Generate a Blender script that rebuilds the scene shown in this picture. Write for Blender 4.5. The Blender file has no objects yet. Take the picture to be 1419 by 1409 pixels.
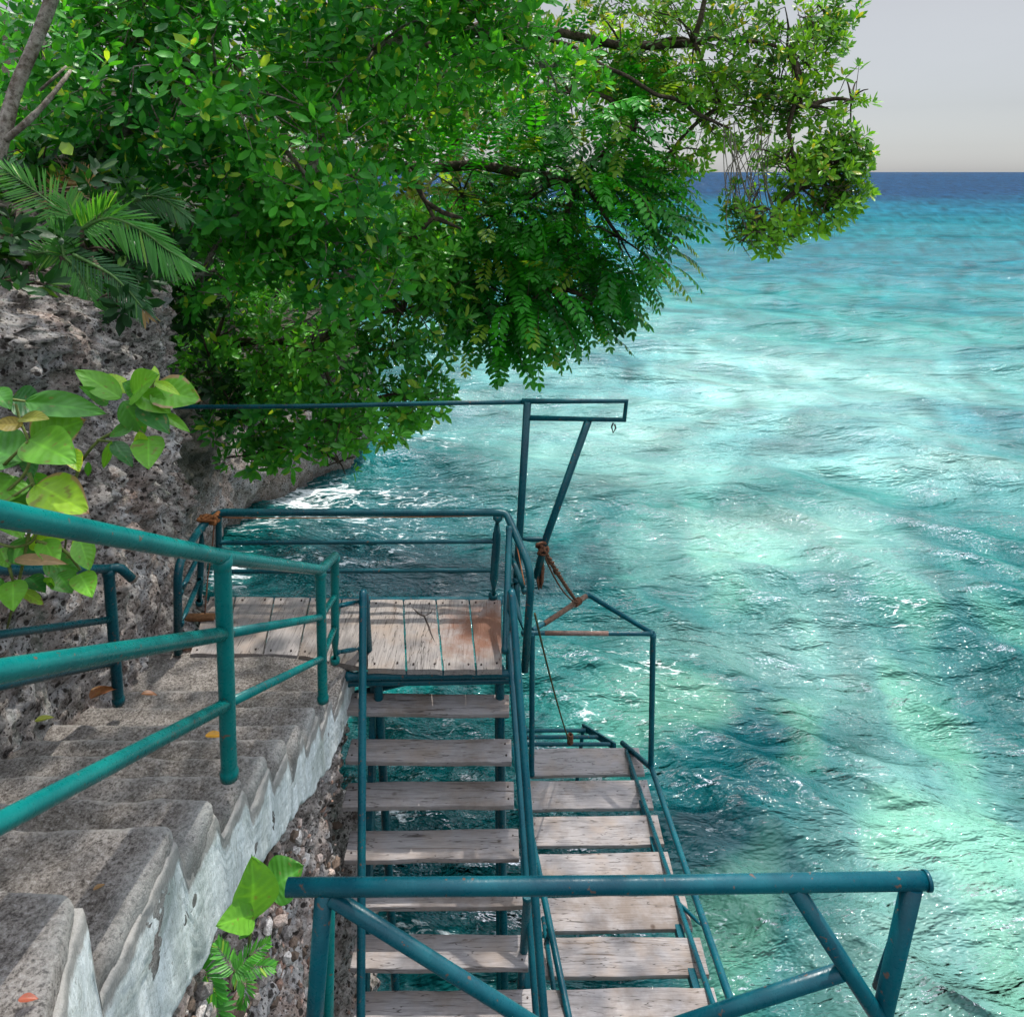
import bpy, bmesh, math, random
import numpy as np
from mathutils import Vector, noise as mn
random.seed(7); rng = np.random.default_rng(11)
SC = bpy.context.scene
COL = SC.collection
R = math.radians
PITCH = R(12); F = 1000.0; V0 = 238 + F*math.tan(PITCH); WATER = -7.0

# ---------------------------------------------------------------- camera rays (used to survey positions in the place)
def ray(u, v):
    a = (v-V0)/F
    return Vector(((u-709.5)/F, math.cos(PITCH)-math.sin(PITCH)*a, -math.sin(PITCH)-math.cos(PITCH)*a))
def PX(u, v, x): r = ray(u, v); return r*(x/r.x)
def PY(u, v, y): r = ray(u, v); return r*(y/r.y)
def PZ(u, v, z): r = ray(u, v); return r*(z/r.z)
def PD(u, v, d): return ray(u, v)*d
def PL(u, v, y0, z0, s):            # plane z = z0 + s (y-y0)
    r = ray(u, v); return r*((z0-s*y0)/(r.z-s*r.y))

# ---------------------------------------------------------------- tagging
def tag(o, label=None, cat=None, group=None, kind=None):
    if label: o['label'] = label
    if cat: o['category'] = cat
    if group: o['group'] = group
    if kind: o['kind'] = kind
    return o
def thing(name, label, cat, loc=(0, 0, 0), group=None):
    o = bpy.data.objects.new(name, None); COL.objects.link(o); o.location = loc
    return tag(o, label, cat, group)
def link(name, me, mat=None, parent=None):
    o = bpy.data.objects.new(name, me); COL.objects.link(o)
    if mat:
        for m in (mat if isinstance(mat, (list, tuple)) else [mat]): me.materials.append(m)
    if parent:
        o.parent = parent; o.location = -Vector(parent.location)   # mesh data is in world metres
    return o

# ---------------------------------------------------------------- mesh helpers
def np_mesh(name, V, faces_flat, sizes, smooth=True, colors=None, mats=None):
    V = np.asarray(V, np.float32); ff = np.asarray(faces_flat, np.int32); sz = np.asarray(sizes, np.int32)
    me = bpy.data.meshes.new(name)
    me.vertices.add(len(V)); me.vertices.foreach_set('co', V.ravel())
    me.loops.add(len(ff)); me.loops.foreach_set('vertex_index', ff)
    me.polygons.add(len(sz)); st = np.concatenate(([0], np.cumsum(sz)[:-1])).astype(np.int32)
    me.polygons.foreach_set('loop_start', st); me.polygons.foreach_set('loop_total', sz)
    me.polygons.foreach_set('use_smooth', np.full(len(sz), smooth))
    if mats is not None: me.polygons.foreach_set('material_index', np.asarray(mats, np.int32))
    me.update(calc_edges=True)
    if colors is not None:
        for nm, arr in colors.items():
            at = me.color_attributes.new(nm, 'FLOAT_COLOR', 'POINT')
            at.data.foreach_set('color', np.asarray(arr, np.float32).ravel())
    me.validate()
    return me
def grid_mesh(name, P, colors=None, flip=False):
    n, m = P.shape[:2]
    i = np.arange(n*m).reshape(n, m)
    q = np.stack([i[:-1, :-1], i[1:, :-1], i[1:, 1:], i[:-1, 1:]], -1).reshape(-1, 4)
    if flip: q = q[:, ::-1]
    return np_mesh(name, P.reshape(-1, 3), q.ravel(), np.full(len(q), 4), True, colors)
class Tubes:
    def __init__(s): s.V = []; s.F = []; s.S = []; s.n = 0
    def add(s, pts, r, seg=10, caps=True, bend=0.0):
        pts = [Vector(p) for p in pts]
        rs = list(r) if isinstance(r, (list, tuple)) else [r]*len(pts)
        if bend > 0 and len(pts) > 2:          # round every inner corner
            np_, nr = [pts[0]], [rs[0]]
            for i in range(1, len(pts)-1):
                a, b, c = pts[i-1], pts[i], pts[i+1]
                k = min(bend, (b-a).length*.45, (c-b).length*.45)
                p0 = b+(a-b).normalized()*k; p2 = b+(c-b).normalized()*k
                for t in (0, .25, .5, .75, 1):
                    np_.append(p0*(1-t)**2+b*2*t*(1-t)+p2*t*t); nr.append(rs[i])
            np_.append(pts[-1]); nr.append(rs[-1]); pts, rs = np_, nr
        up = None; rings = []
        for i, p in enumerate(pts):
            if i == 0: t = pts[1]-p; sc = 1
            elif i == len(pts)-1: t = p-pts[i-1]; sc = 1
            else:
                a = (p-pts[i-1]).normalized(); b = (pts[i+1]-p).normalized(); t = a+b
                sc = 1/max(.5, math.sqrt(max(.0, (1+a.dot(b))/2)))
            if t.length < 1e-9: t = Vector((0, 0, 1))
            t.normalize()
            if up is None: up = t.orthogonal().normalized()
            up = (up-t*up.dot(t)); up = up.normalized() if up.length > 1e-6 else t.orthogonal().normalized()
            w = t.cross(up)
            rings.append(len(s.V))
            for k in range(seg):
                an = 2*math.pi*k/seg
                s.V.append(p+(up*math.cos(an)+w*math.sin(an))*rs[i])
        for i in range(len(rings)-1):
            for k in range(seg):
                k2 = (k+1) % seg
                s.F += [rings[i]+k, rings[i]+k2, rings[i+1]+k2, rings[i+1]+k]; s.S.append(4)
        if caps:
            s.F += [rings[0]+k for k in range(seg)][::-1]; s.S.append(seg)
            s.F += [rings[-1]+k for k in range(seg)]; s.S.append(seg)
        return s
    def mesh(s, name): 
        me = np_mesh(name, np.array([tuple(v) for v in s.V]), s.F, s.S, True)
        sm = [len(p.vertices) == 4 for p in me.polygons]
        me.polygons.foreach_set('use_smooth', sm); return me
def pipe(name, pts, r, mat, parent, bend=0, seg=14, label=None):
    if len(pts) == 2 and not isinstance(r, (list, tuple)) and r > .013:
        a, b = Vector(pts[0]), Vector(pts[1]); d = (b-a).normalized(); L = (b-a).length; k = [.034, .026, .018, .008]; q = [1.0, 1.13, 1.20, 1.22]
        if L > .2:
            n = max(3, int(L/.12)); mid = [a.lerp(b, .06+.88*i/n)+mn.noise_vector(a*3+Vector((i*.6, 0, 0)))*r*.05 for i in range(n+1)]
            o = r*.8
            pts = [a]+[a+d*(o+x) for x in (.0, .007, .014, .022)]+mid+[b-d*(o+x) for x in (.022, .014, .007, .0)]+[b]
            r = [r*1.1, r*1.18, r*1.16, r*1.07, r]+[r]*(n+1)+[r, r*1.07, r*1.16, r*1.18, r*1.1]
    o = link(name, Tubes().add(pts, r, seg, True, bend).mesh(name), mat, parent)
    if label: o['label'] = label
    return o
def rough_box(name, x0, x1, y0, y1, z0, z1, rad=.01, step=.04, amp=.004, freq=6, seed=0, fine=0.0):
    """subdivided box with rounded, worn edges"""
    lo = np.array([x0, y0, z0]); hi = np.array([x1, y1, z1])
    axes = []
    for a, b in zip(lo, hi):
        n = max(1, int(round((b-a-2*rad)/step)))
        axes.append(np.concatenate(([a, a+rad*.45], np.linspace(a+rad, b-rad, n+1), [b-rad*.45, b])))
    V = {}; L = []; F_ = []
    def vid(i, j, k):
        key = (i, j, k)
        if key not in V: V[key] = len(L); L.append((axes[0][i], axes[1][j], axes[2][k]))
        return V[key]
    nx, ny, nz = [len(a)-1 for a in axes]
    for i in range(nx):
        for j in range(ny):
            F_.append([vid(i, j, 0), vid(i, j+1, 0), vid(i+1, j+1, 0), vid(i+1, j, 0)])
            F_.append([vid(i, j, nz), vid(i+1, j, nz), vid(i+1, j+1, nz), vid(i, j+1, nz)])
    for i in range(nx):
        for k in range(nz):
            F_.append([vid(i, 0, k), vid(i+1, 0, k), vid(i+1, 0, k+1), vid(i, 0, k+1)])
            F_.append([vid(i, ny, k), vid(i, ny, k+1), vid(i+1, ny, k+1), vid(i+1, ny, k)])
    for j in range(ny):
        for k in range(nz):
            F_.append([vid(0, j, k), vid(0, j, k+1), vid(0, j+1, k+1), vid(0, j+1, k)])
            F_.append([vid(nx, j, k), vid(nx, j+1, k), vid(nx, j+1, k+1), vid(nx, j, k+1)])
    P = np.array(L); q = np.clip(P, lo+rad, hi-rad); d = P-q; ln = np.linalg.norm(d, axis=1, keepdims=True)
    P = np.where(ln > 1e-9, q+d/np.maximum(ln, 1e-9)*rad, P)
    for n, p in enumerate(P):
        v = mn.noise_vector(Vector(p)*freq+Vector((seed*7.3, seed*3.1, 0)))*amp
        if fine: v = v+mn.noise_vector(Vector(p)*freq*5)*fine
        P[n] += v
    return np_mesh(name, P, np.array(F_).ravel(), np.full(len(F_), 4), True)

def merge_mesh(me, me2, slot=1):
    bm = bmesh.new(); bm.from_mesh(me); n = len(bm.faces); bm.from_mesh(me2); bm.faces.ensure_lookup_table()
    for f in bm.faces[n:]: f.material_index = slot; f.smooth = False
    bm.to_mesh(me); bm.free()
# ---------------------------------------------------------------- materials
class NT:
    def __init__(s, name):
        s.m = bpy.data.materials.new(name); s.m.use_nodes = True; s.t = s.m.node_tree; s.t.nodes.clear()
        s.out = s.n('ShaderNodeOutputMaterial')
    def n(s, typ, **kw):
        nd = s.t.nodes.new(typ)
        for k, v in kw.items():
            if k.startswith('i_'):
                key = k[2:]; key = int(key) if key.isdigit() else key.replace('_', ' ')
                s.setin(nd, key, v)
            else: setattr(nd, k, v)
        return nd
    def setin(s, nd, key, v):
        if isinstance(v, bpy.types.NodeSocket): s.t.links.new(v, nd.inputs[key])
        else: nd.inputs[key].default_value = v
    def coord(s, scale=(1, 1, 1), kind='Object', rot=(0, 0, 0)):
        if kind == 'Position': src = s.n('ShaderNodeNewGeometry').outputs['Position']
        else: src = s.n('ShaderNodeTexCoord').outputs[kind]
        mp = s.n('ShaderNodeMapping'); s.t.links.new(src, mp.inputs[0]); mp.inputs['Scale'].default_value = scale
        mp.inputs['Rotation'].default_value = rot
        return mp.outputs[0]
    def noise(s, vec, scale, detail=5, rough=.6, dist=0):
        nd = s.n('ShaderNodeTexNoise'); s.t.links.new(vec, nd.inputs['Vector'])
        nd.inputs['Scale'].default_value = scale; nd.inputs['Detail'].default_value = detail
        nd.inputs['Roughness'].default_value = rough; nd.inputs['Distortion'].default_value = dist
        return nd.outputs['Fac']
    def voro(s, vec, scale, feature='F1'):
        nd = s.n('ShaderNodeTexVoronoi', feature=feature); s.t.links.new(vec, nd.inputs['Vector']); nd.inputs['Scale'].default_value = scale
        return nd.outputs['Distance']
    def ramp(s, fac, stops):
        nd = s.n('ShaderNodeValToRGB'); s.t.links.new(fac, nd.inputs[0]); cr = nd.color_ramp
        while len(cr.elements) < len(stops): cr.elements.new(.5)
        for e, (p, c) in zip(cr.elements, stops):
            e.position = p; e.color = (c, c, c, 1) if not isinstance(c, tuple) else (*c, 1)
        return nd.outputs[0]
    def mix(s, fac, a, b, mode='MIX'):
        nd = s.n('ShaderNodeMix', data_type='RGBA', blend_type=mode)
        s.setin(nd, 0, fac)
        for k, v in ((6, a), (7, b)): s.setin(nd, k, (*v, 1) if isinstance(v, tuple) else v)
        return nd.outputs[2]
    def math(s, op, a, b=0.0, clamp=False):
        nd = s.n('ShaderNodeMath', operation=op, use_clamp=clamp); s.setin(nd, 0, a); s.setin(nd, 1, b); return nd.outputs[0]
    def bump(s, h, strength=.5, dist=.02, normal=None):
        nd = s.n('ShaderNodeBump'); s.t.links.new(h, nd.inputs['Height']); nd.inputs['Strength'].default_value = strength
        nd.inputs['Distance'].default_value = dist
        if normal: s.t.links.new(normal, nd.inputs['Normal'])
        return nd.outputs[0]
    def pbr(s, color, rough=.6, normal=None, spec=.5, metal=0.0, coat=0.0, ior=None):
        b = s.n('ShaderNodeBsdfPrincipled')
        s.setin(b, 'Base Color', (*color, 1) if isinstance(color, tuple) else color)
        s.setin(b, 'Roughness', rough); s.setin(b, 'Specular IOR Level', spec); s.setin(b, 'Metallic', metal); s.setin(b, 'Coat Weight', coat)
        if ior: s.setin(b, 'IOR', ior)
        if normal: s.setin(b, 'Normal', normal)
        s.t.links.new(b.outputs[0], s.out.inputs[0]); return b

def paint_mat(name, col, col2, rough=.32):
    t = NT(name); c = t.coord(kind='Object')
    big = t.noise(c, 5, 4, .6); fine = t.noise(c, 60, 4, .6); spot = t.noise(c, 38, 2, .5, .4)
    base = t.mix(t.ramp(big, [(.35, 0.0), (.68, 1.0)]), col, col2)
    base = t.mix(t.ramp(spot, [(.68, 0.0), (.71, .8)]), base, (.12, .06, .038))      # rust freckles and chips
    chalk = t.noise(c, 14, 6, .75)
    base = t.mix(t.ramp(chalk, [(.60, 0.0), (.78, .22)]), base, (.05, .30, .30))
    t.pbr(base, t.ramp(fine, [(.3, rough-.08), (.7, rough+.14)]), t.bump(t.math('ADD', fine, t.math('MULTIPLY', chalk, 1.6)), .3, .0025), .26)
    return t.m
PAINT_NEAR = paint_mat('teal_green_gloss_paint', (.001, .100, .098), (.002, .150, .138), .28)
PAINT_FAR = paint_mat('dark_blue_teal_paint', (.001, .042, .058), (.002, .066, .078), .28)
PAINT_BLUE = paint_mat('blue_teal_paint', (.001, .050, .072), (.002, .080, .100), .28)
def wood_mat(name, along='x', rust=None, tone=(.245, .228, .226)):
    t = NT(name)
    rnd = t.n('ShaderNodeObjectInfo').outputs['Random']
    pos = t.n('ShaderNodeTexCoord').outputs['Object']
    off = t.n('ShaderNodeCombineXYZ'); t.setin(off, 0, t.math('MULTIPLY', rnd, 37.0)); t.setin(off, 2, t.math('MULTIPLY', rnd, 19.0)); t.setin(off, 1, t.math('MULTIPLY', rnd, 11.0))
    ad = t.n('ShaderNodeVectorMath', operation='ADD'); t.setin(ad, 0, pos); t.setin(ad, 1, off.outputs[0])
    mp = t.n('ShaderNodeMapping'); t.t.links.new(ad.outputs[0], mp.inputs[0]); mp.inputs['Scale'].default_value = (1, 14, 14) if along == 'x' else (14, 1, 14)
    g1 = t.noise(mp.outputs[0], 2.6, 8, .68, 1.1); g2 = t.noise(mp.outputs[0], 9, 6, .7, .4); g3 = t.noise(ad.outputs[0], 4, 5, .6)
    dk = tuple(c*.42 for c in tone); lt = tuple(min(1, c*1.35) for c in tone)
    base = t.mix(t.ramp(g1, [(.33, 0.0), (.52, .75), (.7, 1.0)]), dk, tone)
    base = t.mix(t.ramp(g2, [(.45, 0.0), (.72, .8)]), base, lt)
    base = t.mix(t.ramp(g1, [(.36, 1.0), (.40, 0.0)]), base, (.045, .034, .03))
    base = t.mix(t.ramp(g3, [(.46, 0.0), (.70, .7)]), base, (.23, .17, .125))
    base = t.mix(t.ramp(rnd, [(0.0, .0), (1.0, .28)]), base, (.36, .335, .33))
    st_ = t.noise(ad.outputs[0], 1.7, 6, .7); base = t.mix(t.ramp(st_, [(.50, 0.0), (.66, .7)]), base, (.125, .095, .075))
    ck_ = t.noise(mp.outputs[0], 1.6, 3, .5, .3); base = t.mix(t.ramp(ck_, [(.492, 0.0), (.498, .9), (.502, .9), (.508, 0.0)]), base, (.03, .024, .02))
    kn = t.voro(ad.outputs[0], 3.1)
    base = t.mix(t.ramp(kn, [(.035, .85), (.075, 0.0)]), base, (.06, .04, .03))
    if rust:
        d = t.n('ShaderNodeVectorMath', operation='DISTANCE'); t.setin(d, 0, t.n('ShaderNodeNewGeometry').outputs['Position']); t.setin(d, 1, tuple(rust))
        m = t.math('SUBTRACT', t.math('ADD', d.outputs['Value'], t.math('MULTIPLY', t.noise(ad.outputs[0], 9, 7, .75), .6)), .28)
        base = t.mix(t.ramp(m, [(.14, .88), (.38, 0.0)]), base, (.135, .055, .030))
    h = t.math('ADD', g1, t.math('MULTIPLY', g2, .5))
    t.pbr(base, .82, t.bump(h, .65, .006), .25)
    return t.m
WOOD_X = wood_mat('weathered_grey_board')
RUST_AT = PZ(672, 872, -2.96)
WOOD_Y = wood_mat('weathered_platform_board', 'y', RUST_AT, (.22, .198, .185))
def rock_mat():
    t = NT('pitted_coral_limestone'); c = t.coord(kind='Position')
    a = t.noise(c, 1.6, 6, .65); b = t.noise(c, 9, 9, .74); d = t.noise(c, 30, 8, .78); e = t.noise(c, 3.4, 8, .72, .25)
    dv = t.n('ShaderNodeVectorMath', operation='MULTIPLY_ADD'); nn = t.n('ShaderNodeTexNoise'); t.t.links.new(c, nn.inputs['Vector']); nn.inputs['Scale'].default_value = 14; nn.inputs['Detail'].default_value = 5
    t.setin(dv, 0, nn.outputs['Color']); t.setin(dv, 1, (.022, .022, .022)); t.setin(dv, 2, c); w = dv.outputs[0]
    pits = t.voro(w, 17); pits2 = t.voro(w, 50)
    base = t.mix(t.ramp(b, [(.38, 0.0), (.56, 1.0)]), (.13, .105, .092), (.46, .42, .39))
    base = t.mix(t.ramp(a, [(.48, 0.0), (.62, .55)]), base, (.36, .25, .20))
    base = t.mix(t.ramp(e, [(.52, 0.0), (.59, .75)]), base, (.50, .495, .50))
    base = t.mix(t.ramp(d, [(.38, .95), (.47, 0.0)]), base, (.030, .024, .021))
    sx = t.coord((5.5, 5.5, .45), 'Position'); alg = t.noise(sx, 1.3, 5, .6)
    base = t.mix(t.ramp(alg, [(.56, 0.0), (.7, .6)]), base, (.13, .17, .135))
    base = t.mix(t.ramp(d, [(.54, 0.0), (.62, .85)]), base, (.66, .60, .57))
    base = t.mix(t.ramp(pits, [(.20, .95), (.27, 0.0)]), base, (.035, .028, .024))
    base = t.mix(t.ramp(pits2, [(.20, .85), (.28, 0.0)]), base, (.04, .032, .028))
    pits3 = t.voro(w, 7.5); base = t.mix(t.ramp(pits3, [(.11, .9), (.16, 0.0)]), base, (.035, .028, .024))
    sep = t.n('ShaderNodeSeparateXYZ'); t.setin(sep, 0, t.n('ShaderNodeNewGeometry').outputs['Position'])
    wet = t.math('ADD', sep.outputs[2], t.math('MULTIPLY', a, .8))
    mr = t.n('ShaderNodeMapRange', i_1=-6.6, i_2=-5.2, i_3=1.0, i_4=0.0); t.setin(mr, 0, wet)
    base = t.mix(t.math('MULTIPLY', mr.outputs[0], .6), base, (.05, .045, .03))
    soil = t.n('ShaderNodeMapRange', i_1=-.35, i_2=.35, i_3=0.0, i_4=1.0); t.setin(soil, 0, t.math('ADD', sep.outputs[2], e))
    base = t.mix(soil.outputs[0], base, t.mix(b, (.010, .014, .006), (.05, .042, .02)))
    fy = t.n('ShaderNodeMapRange', i_1=6.0, i_2=7.6, i_3=0.0, i_4=1.0); t.setin(fy, 0, sep.outputs[1]); fz = t.n('ShaderNodeMapRange', i_1=-5.6, i_2=-4.2, i_3=0.0, i_4=1.0); t.setin(fz, 0, t.math('ADD', sep.outputs[2], a))
    base = t.mix(t.math('MULTIPLY', t.math('MULTIPLY', fy.outputs[0], fz.outputs[0]), .88), base, t.mix(b, (.010, .016, .007), (.045, .042, .022)))      # mossy soil of the wooded slope
    h = t.math('ADD', t.math('MULTIPLY', b, 1.2), t.math('MULTIPLY', d, .7))
    h = t.math('ADD', h, t.ramp(pits, [(.0, 0.0), (.32, .6)])); h = t.math('ADD', h, t.ramp(pits2, [(.0, 0.0), (.3, .35)]))
    t.pbr(base, .9, t.bump(h, 1.0, .035), .2)
    return t.m
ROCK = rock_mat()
def concrete_mat():
    t = NT('rough_aged_concrete'); c = t.coord(kind='Position')
    a = t.noise(c, 2.4, 6, .65); b = t.noise(c, 11, 9, .8); d = t.noise(c, 75, 6, .85); pit = t.voro(c, 60)
    sx = t.noise(t.coord((1.2, 14, 14), 'Position'), 3, 6, .7)
    base = t.mix(t.ramp(b, [(.34, 0.0), (.64, 1.0)]), (.15, .128, .110), (.47, .43, .395))
    base = t.mix(t.ramp(a, [(.45, 0.0), (.66, .55)]), base, (.145, .12, .09))
    base = t.mix(t.ramp(t.n('ShaderNodeNewGeometry').outputs['Pointiness'], [(.505, 0.0), (.56, .8)]), base, (.46, .44, .42))
    base = t.mix(t.ramp(d, [(.42, .9), (.50, 0.0)]), base, (.06, .05, .045))
    base = t.mix(t.ramp(d, [(.54, 0.0), (.62, .7)]), base, (.56, .53, .51))
    base = t.mix(t.ramp(sx, [(.55, 0.0), (.7, .35)]), base, (.36, .34, .33))
    base = t.mix(t.ramp(pit, [(.05, .7), (.2, 0.0)]), base, (.06, .05, .045))
    wc = t.n('ShaderNodeSeparateColor'); t.setin(wc, 0, t.n('ShaderNodeVertexColor', layer_name='wear_shade').outputs[0])
    dm = t.math('MULTIPLY', wc.outputs[0], t.ramp(b, [(.30, .35), (.60, 1.0)])); base = t.mix(t.ramp(dm, [(.12, 0.0), (.62, .82)]), base, (.058, .048, .038))      # dirt and painted-in shade at the foot of each riser
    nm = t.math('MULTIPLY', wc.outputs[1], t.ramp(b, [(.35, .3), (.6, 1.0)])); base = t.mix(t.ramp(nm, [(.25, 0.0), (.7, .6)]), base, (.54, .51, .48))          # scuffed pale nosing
    em = t.math('MULTIPLY', wc.outputs[2], t.ramp(a, [(.40, 0.0), (.6, 1.0)])); base = t.mix(t.math('MULTIPLY', em, .55), base, (.50, .53, .52))          # smears of the white side paint
    h = t.math('ADD', t.math('ADD', b, t.math('MULTIPLY', d, .8)), t.ramp(pit, [(.0, 0.0), (.3, .3)]))
    t.pbr(base, .92, t.bump(h, 1.0, .030), .2)
    return t.m
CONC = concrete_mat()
def white_mat():
    t = NT('flaking_white_lime_paint'); c = t.coord(kind='Position'); s = t.coord((9, 9, 1.1), 'Position')
    st = t.noise(s, 2.2, 7, .7, .3); a = t.noise(c, 3, 7, .7, .5); d = t.noise(c, 60, 6, .8)
    base = t.mix(t.ramp(st, [(.38, 0.0), (.62, 1.0)]), (.42, .46, .455), (.64, .685, .69))
    base = t.mix(t.ramp(a, [(.50, 0.0), (.64, .85)]), base, (.25, .29, .265))
    base = t.mix(t.ramp(d, [(.34, .7), (.44, 0.0)]), base, (.16, .15, .13))
    st2 = t.noise(s, 5.3, 5, .7); base = t.mix(t.ramp(st2, [(.60, 0.0), (.68, .75)]), base, (.21, .22, .19))
    wr = t.n('ShaderNodeVertexColor', layer_name='wear_shade').outputs[0]
    chips = t.noise(c, 26, 7, .8, .5)
    m = t.math('ADD', t.math('MULTIPLY', wr, .62), t.math('MULTIPLY', t.math('ADD', chips, a), .5))
    base = t.mix(t.ramp(m, [(.66, 0.0), (.80, .92)]), base, t.mix(chips, (.10, .09, .08), (.36, .35, .33)))
    base = t.mix(t.ramp(chips, [(.33, .8), (.40, 0.0)]), base, (.17, .17, .15))
    t.pbr(base, .85, t.bump(t.math('ADD', t.math('ADD', a, st), t.math('MULTIPLY', d, .4)), .8, .014), .25)
    return t.m
WHITE = white_mat()
def leaf_mat(name, trans=.35, rough=.42, spec=.5):
    t = NT(name)
    at = t.n('ShaderNodeVertexColor', layer_name='tint').outputs[0]
    c = t.coord(kind='Position'); nz = t.noise(c, 18, 3, .6)
    col = t.mix(t.ramp(nz, [(.3, .35), (.7, 0.0)]), at, t.mix(1.0, at, (.6, .8, .5), 'MULTIPLY'))
    b = t.n('ShaderNodeBsdfPrincipled'); t.setin(b, 'Base Color', col); t.setin(b, 'Roughness', rough); t.setin(b, 'Specular IOR Level', spec)
    t.setin(b, 'Normal', t.bump(t.noise(c, 70, 3), .25, .004))
    tr = t.n('ShaderNodeBsdfTranslucent'); t.setin(tr, 0, t.mix(1.0, col, (1.7, 1.5, .45), 'MULTIPLY'))
    mx = t.n('ShaderNodeMixShader'); t.setin(mx, 0, trans); t.t.links.new(b.outputs[0], mx.inputs[1]); t.t.links.new(tr.outputs[0], mx.inputs[2])
    t.t.links.new(mx.outputs[0], t.out.inputs[0]); return t.m
LEAF = leaf_mat('leathery_green_leaf', .40, .38, .35)
LEAF_BIG = leaf_mat('soft_light_green_leaf', .38, .45)
def bark_mat(name, a, b):
    t = NT(name); c = t.coord(kind='Position'); n1 = t.noise(c, 9, 7, .7); n2 = t.noise(c, 35, 5, .7)
    base = t.mix(t.ramp(n1, [(.4, 0.0), (.6, 1.0)]), a, b); base = t.mix(t.ramp(n2, [(.4, .6), (.5, 0.0)]), base, tuple(x*.35 for x in a))
    t.pbr(base, .85, t.bump(t.math('ADD', n1, n2), .8, .01), .2); return t.m
BARK = bark_mat('pale_mottled_bark', (.13, .10, .075), (.36, .32, .28))
BARK_D = bark_mat('dark_brown_bark', (.045, .032, .024), (.13, .095, .07))
def plain(name, col, rough=.7, spec=.3, var=.5, metal=0.0):
    t = NT(name); c = t.coord(kind='Object'); n1 = t.noise(c, 45, 5, .7)
    base = t.mix(t.ramp(n1, [(.35, 0.0), (.65, 1.0)]), tuple(x*var for x in col), col)
    t.pbr(base, rough, t.bump(n1, .6, .004), spec, metal); return t.m
ROPE = plain('brown_hemp_rope', (.16, .075, .045), .9, .1, .35)
ROPE_G = plain('old_green_brown_cord', (.10, .085, .035), .9, .1, .5)
RUSTC = plain('rust_orange_rag', (.28, .115, .045), .9, .1, .4)
WIRE = plain('orange_wire', (.42, .15, .05), .6, .3, .7)
NAIL = plain('rusty_nail', (.035, .022, .018), .6, .4, .5)
DARKM = plain('dark_iron', (.03, .035, .035), .5, .5, .6, .6)

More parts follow.
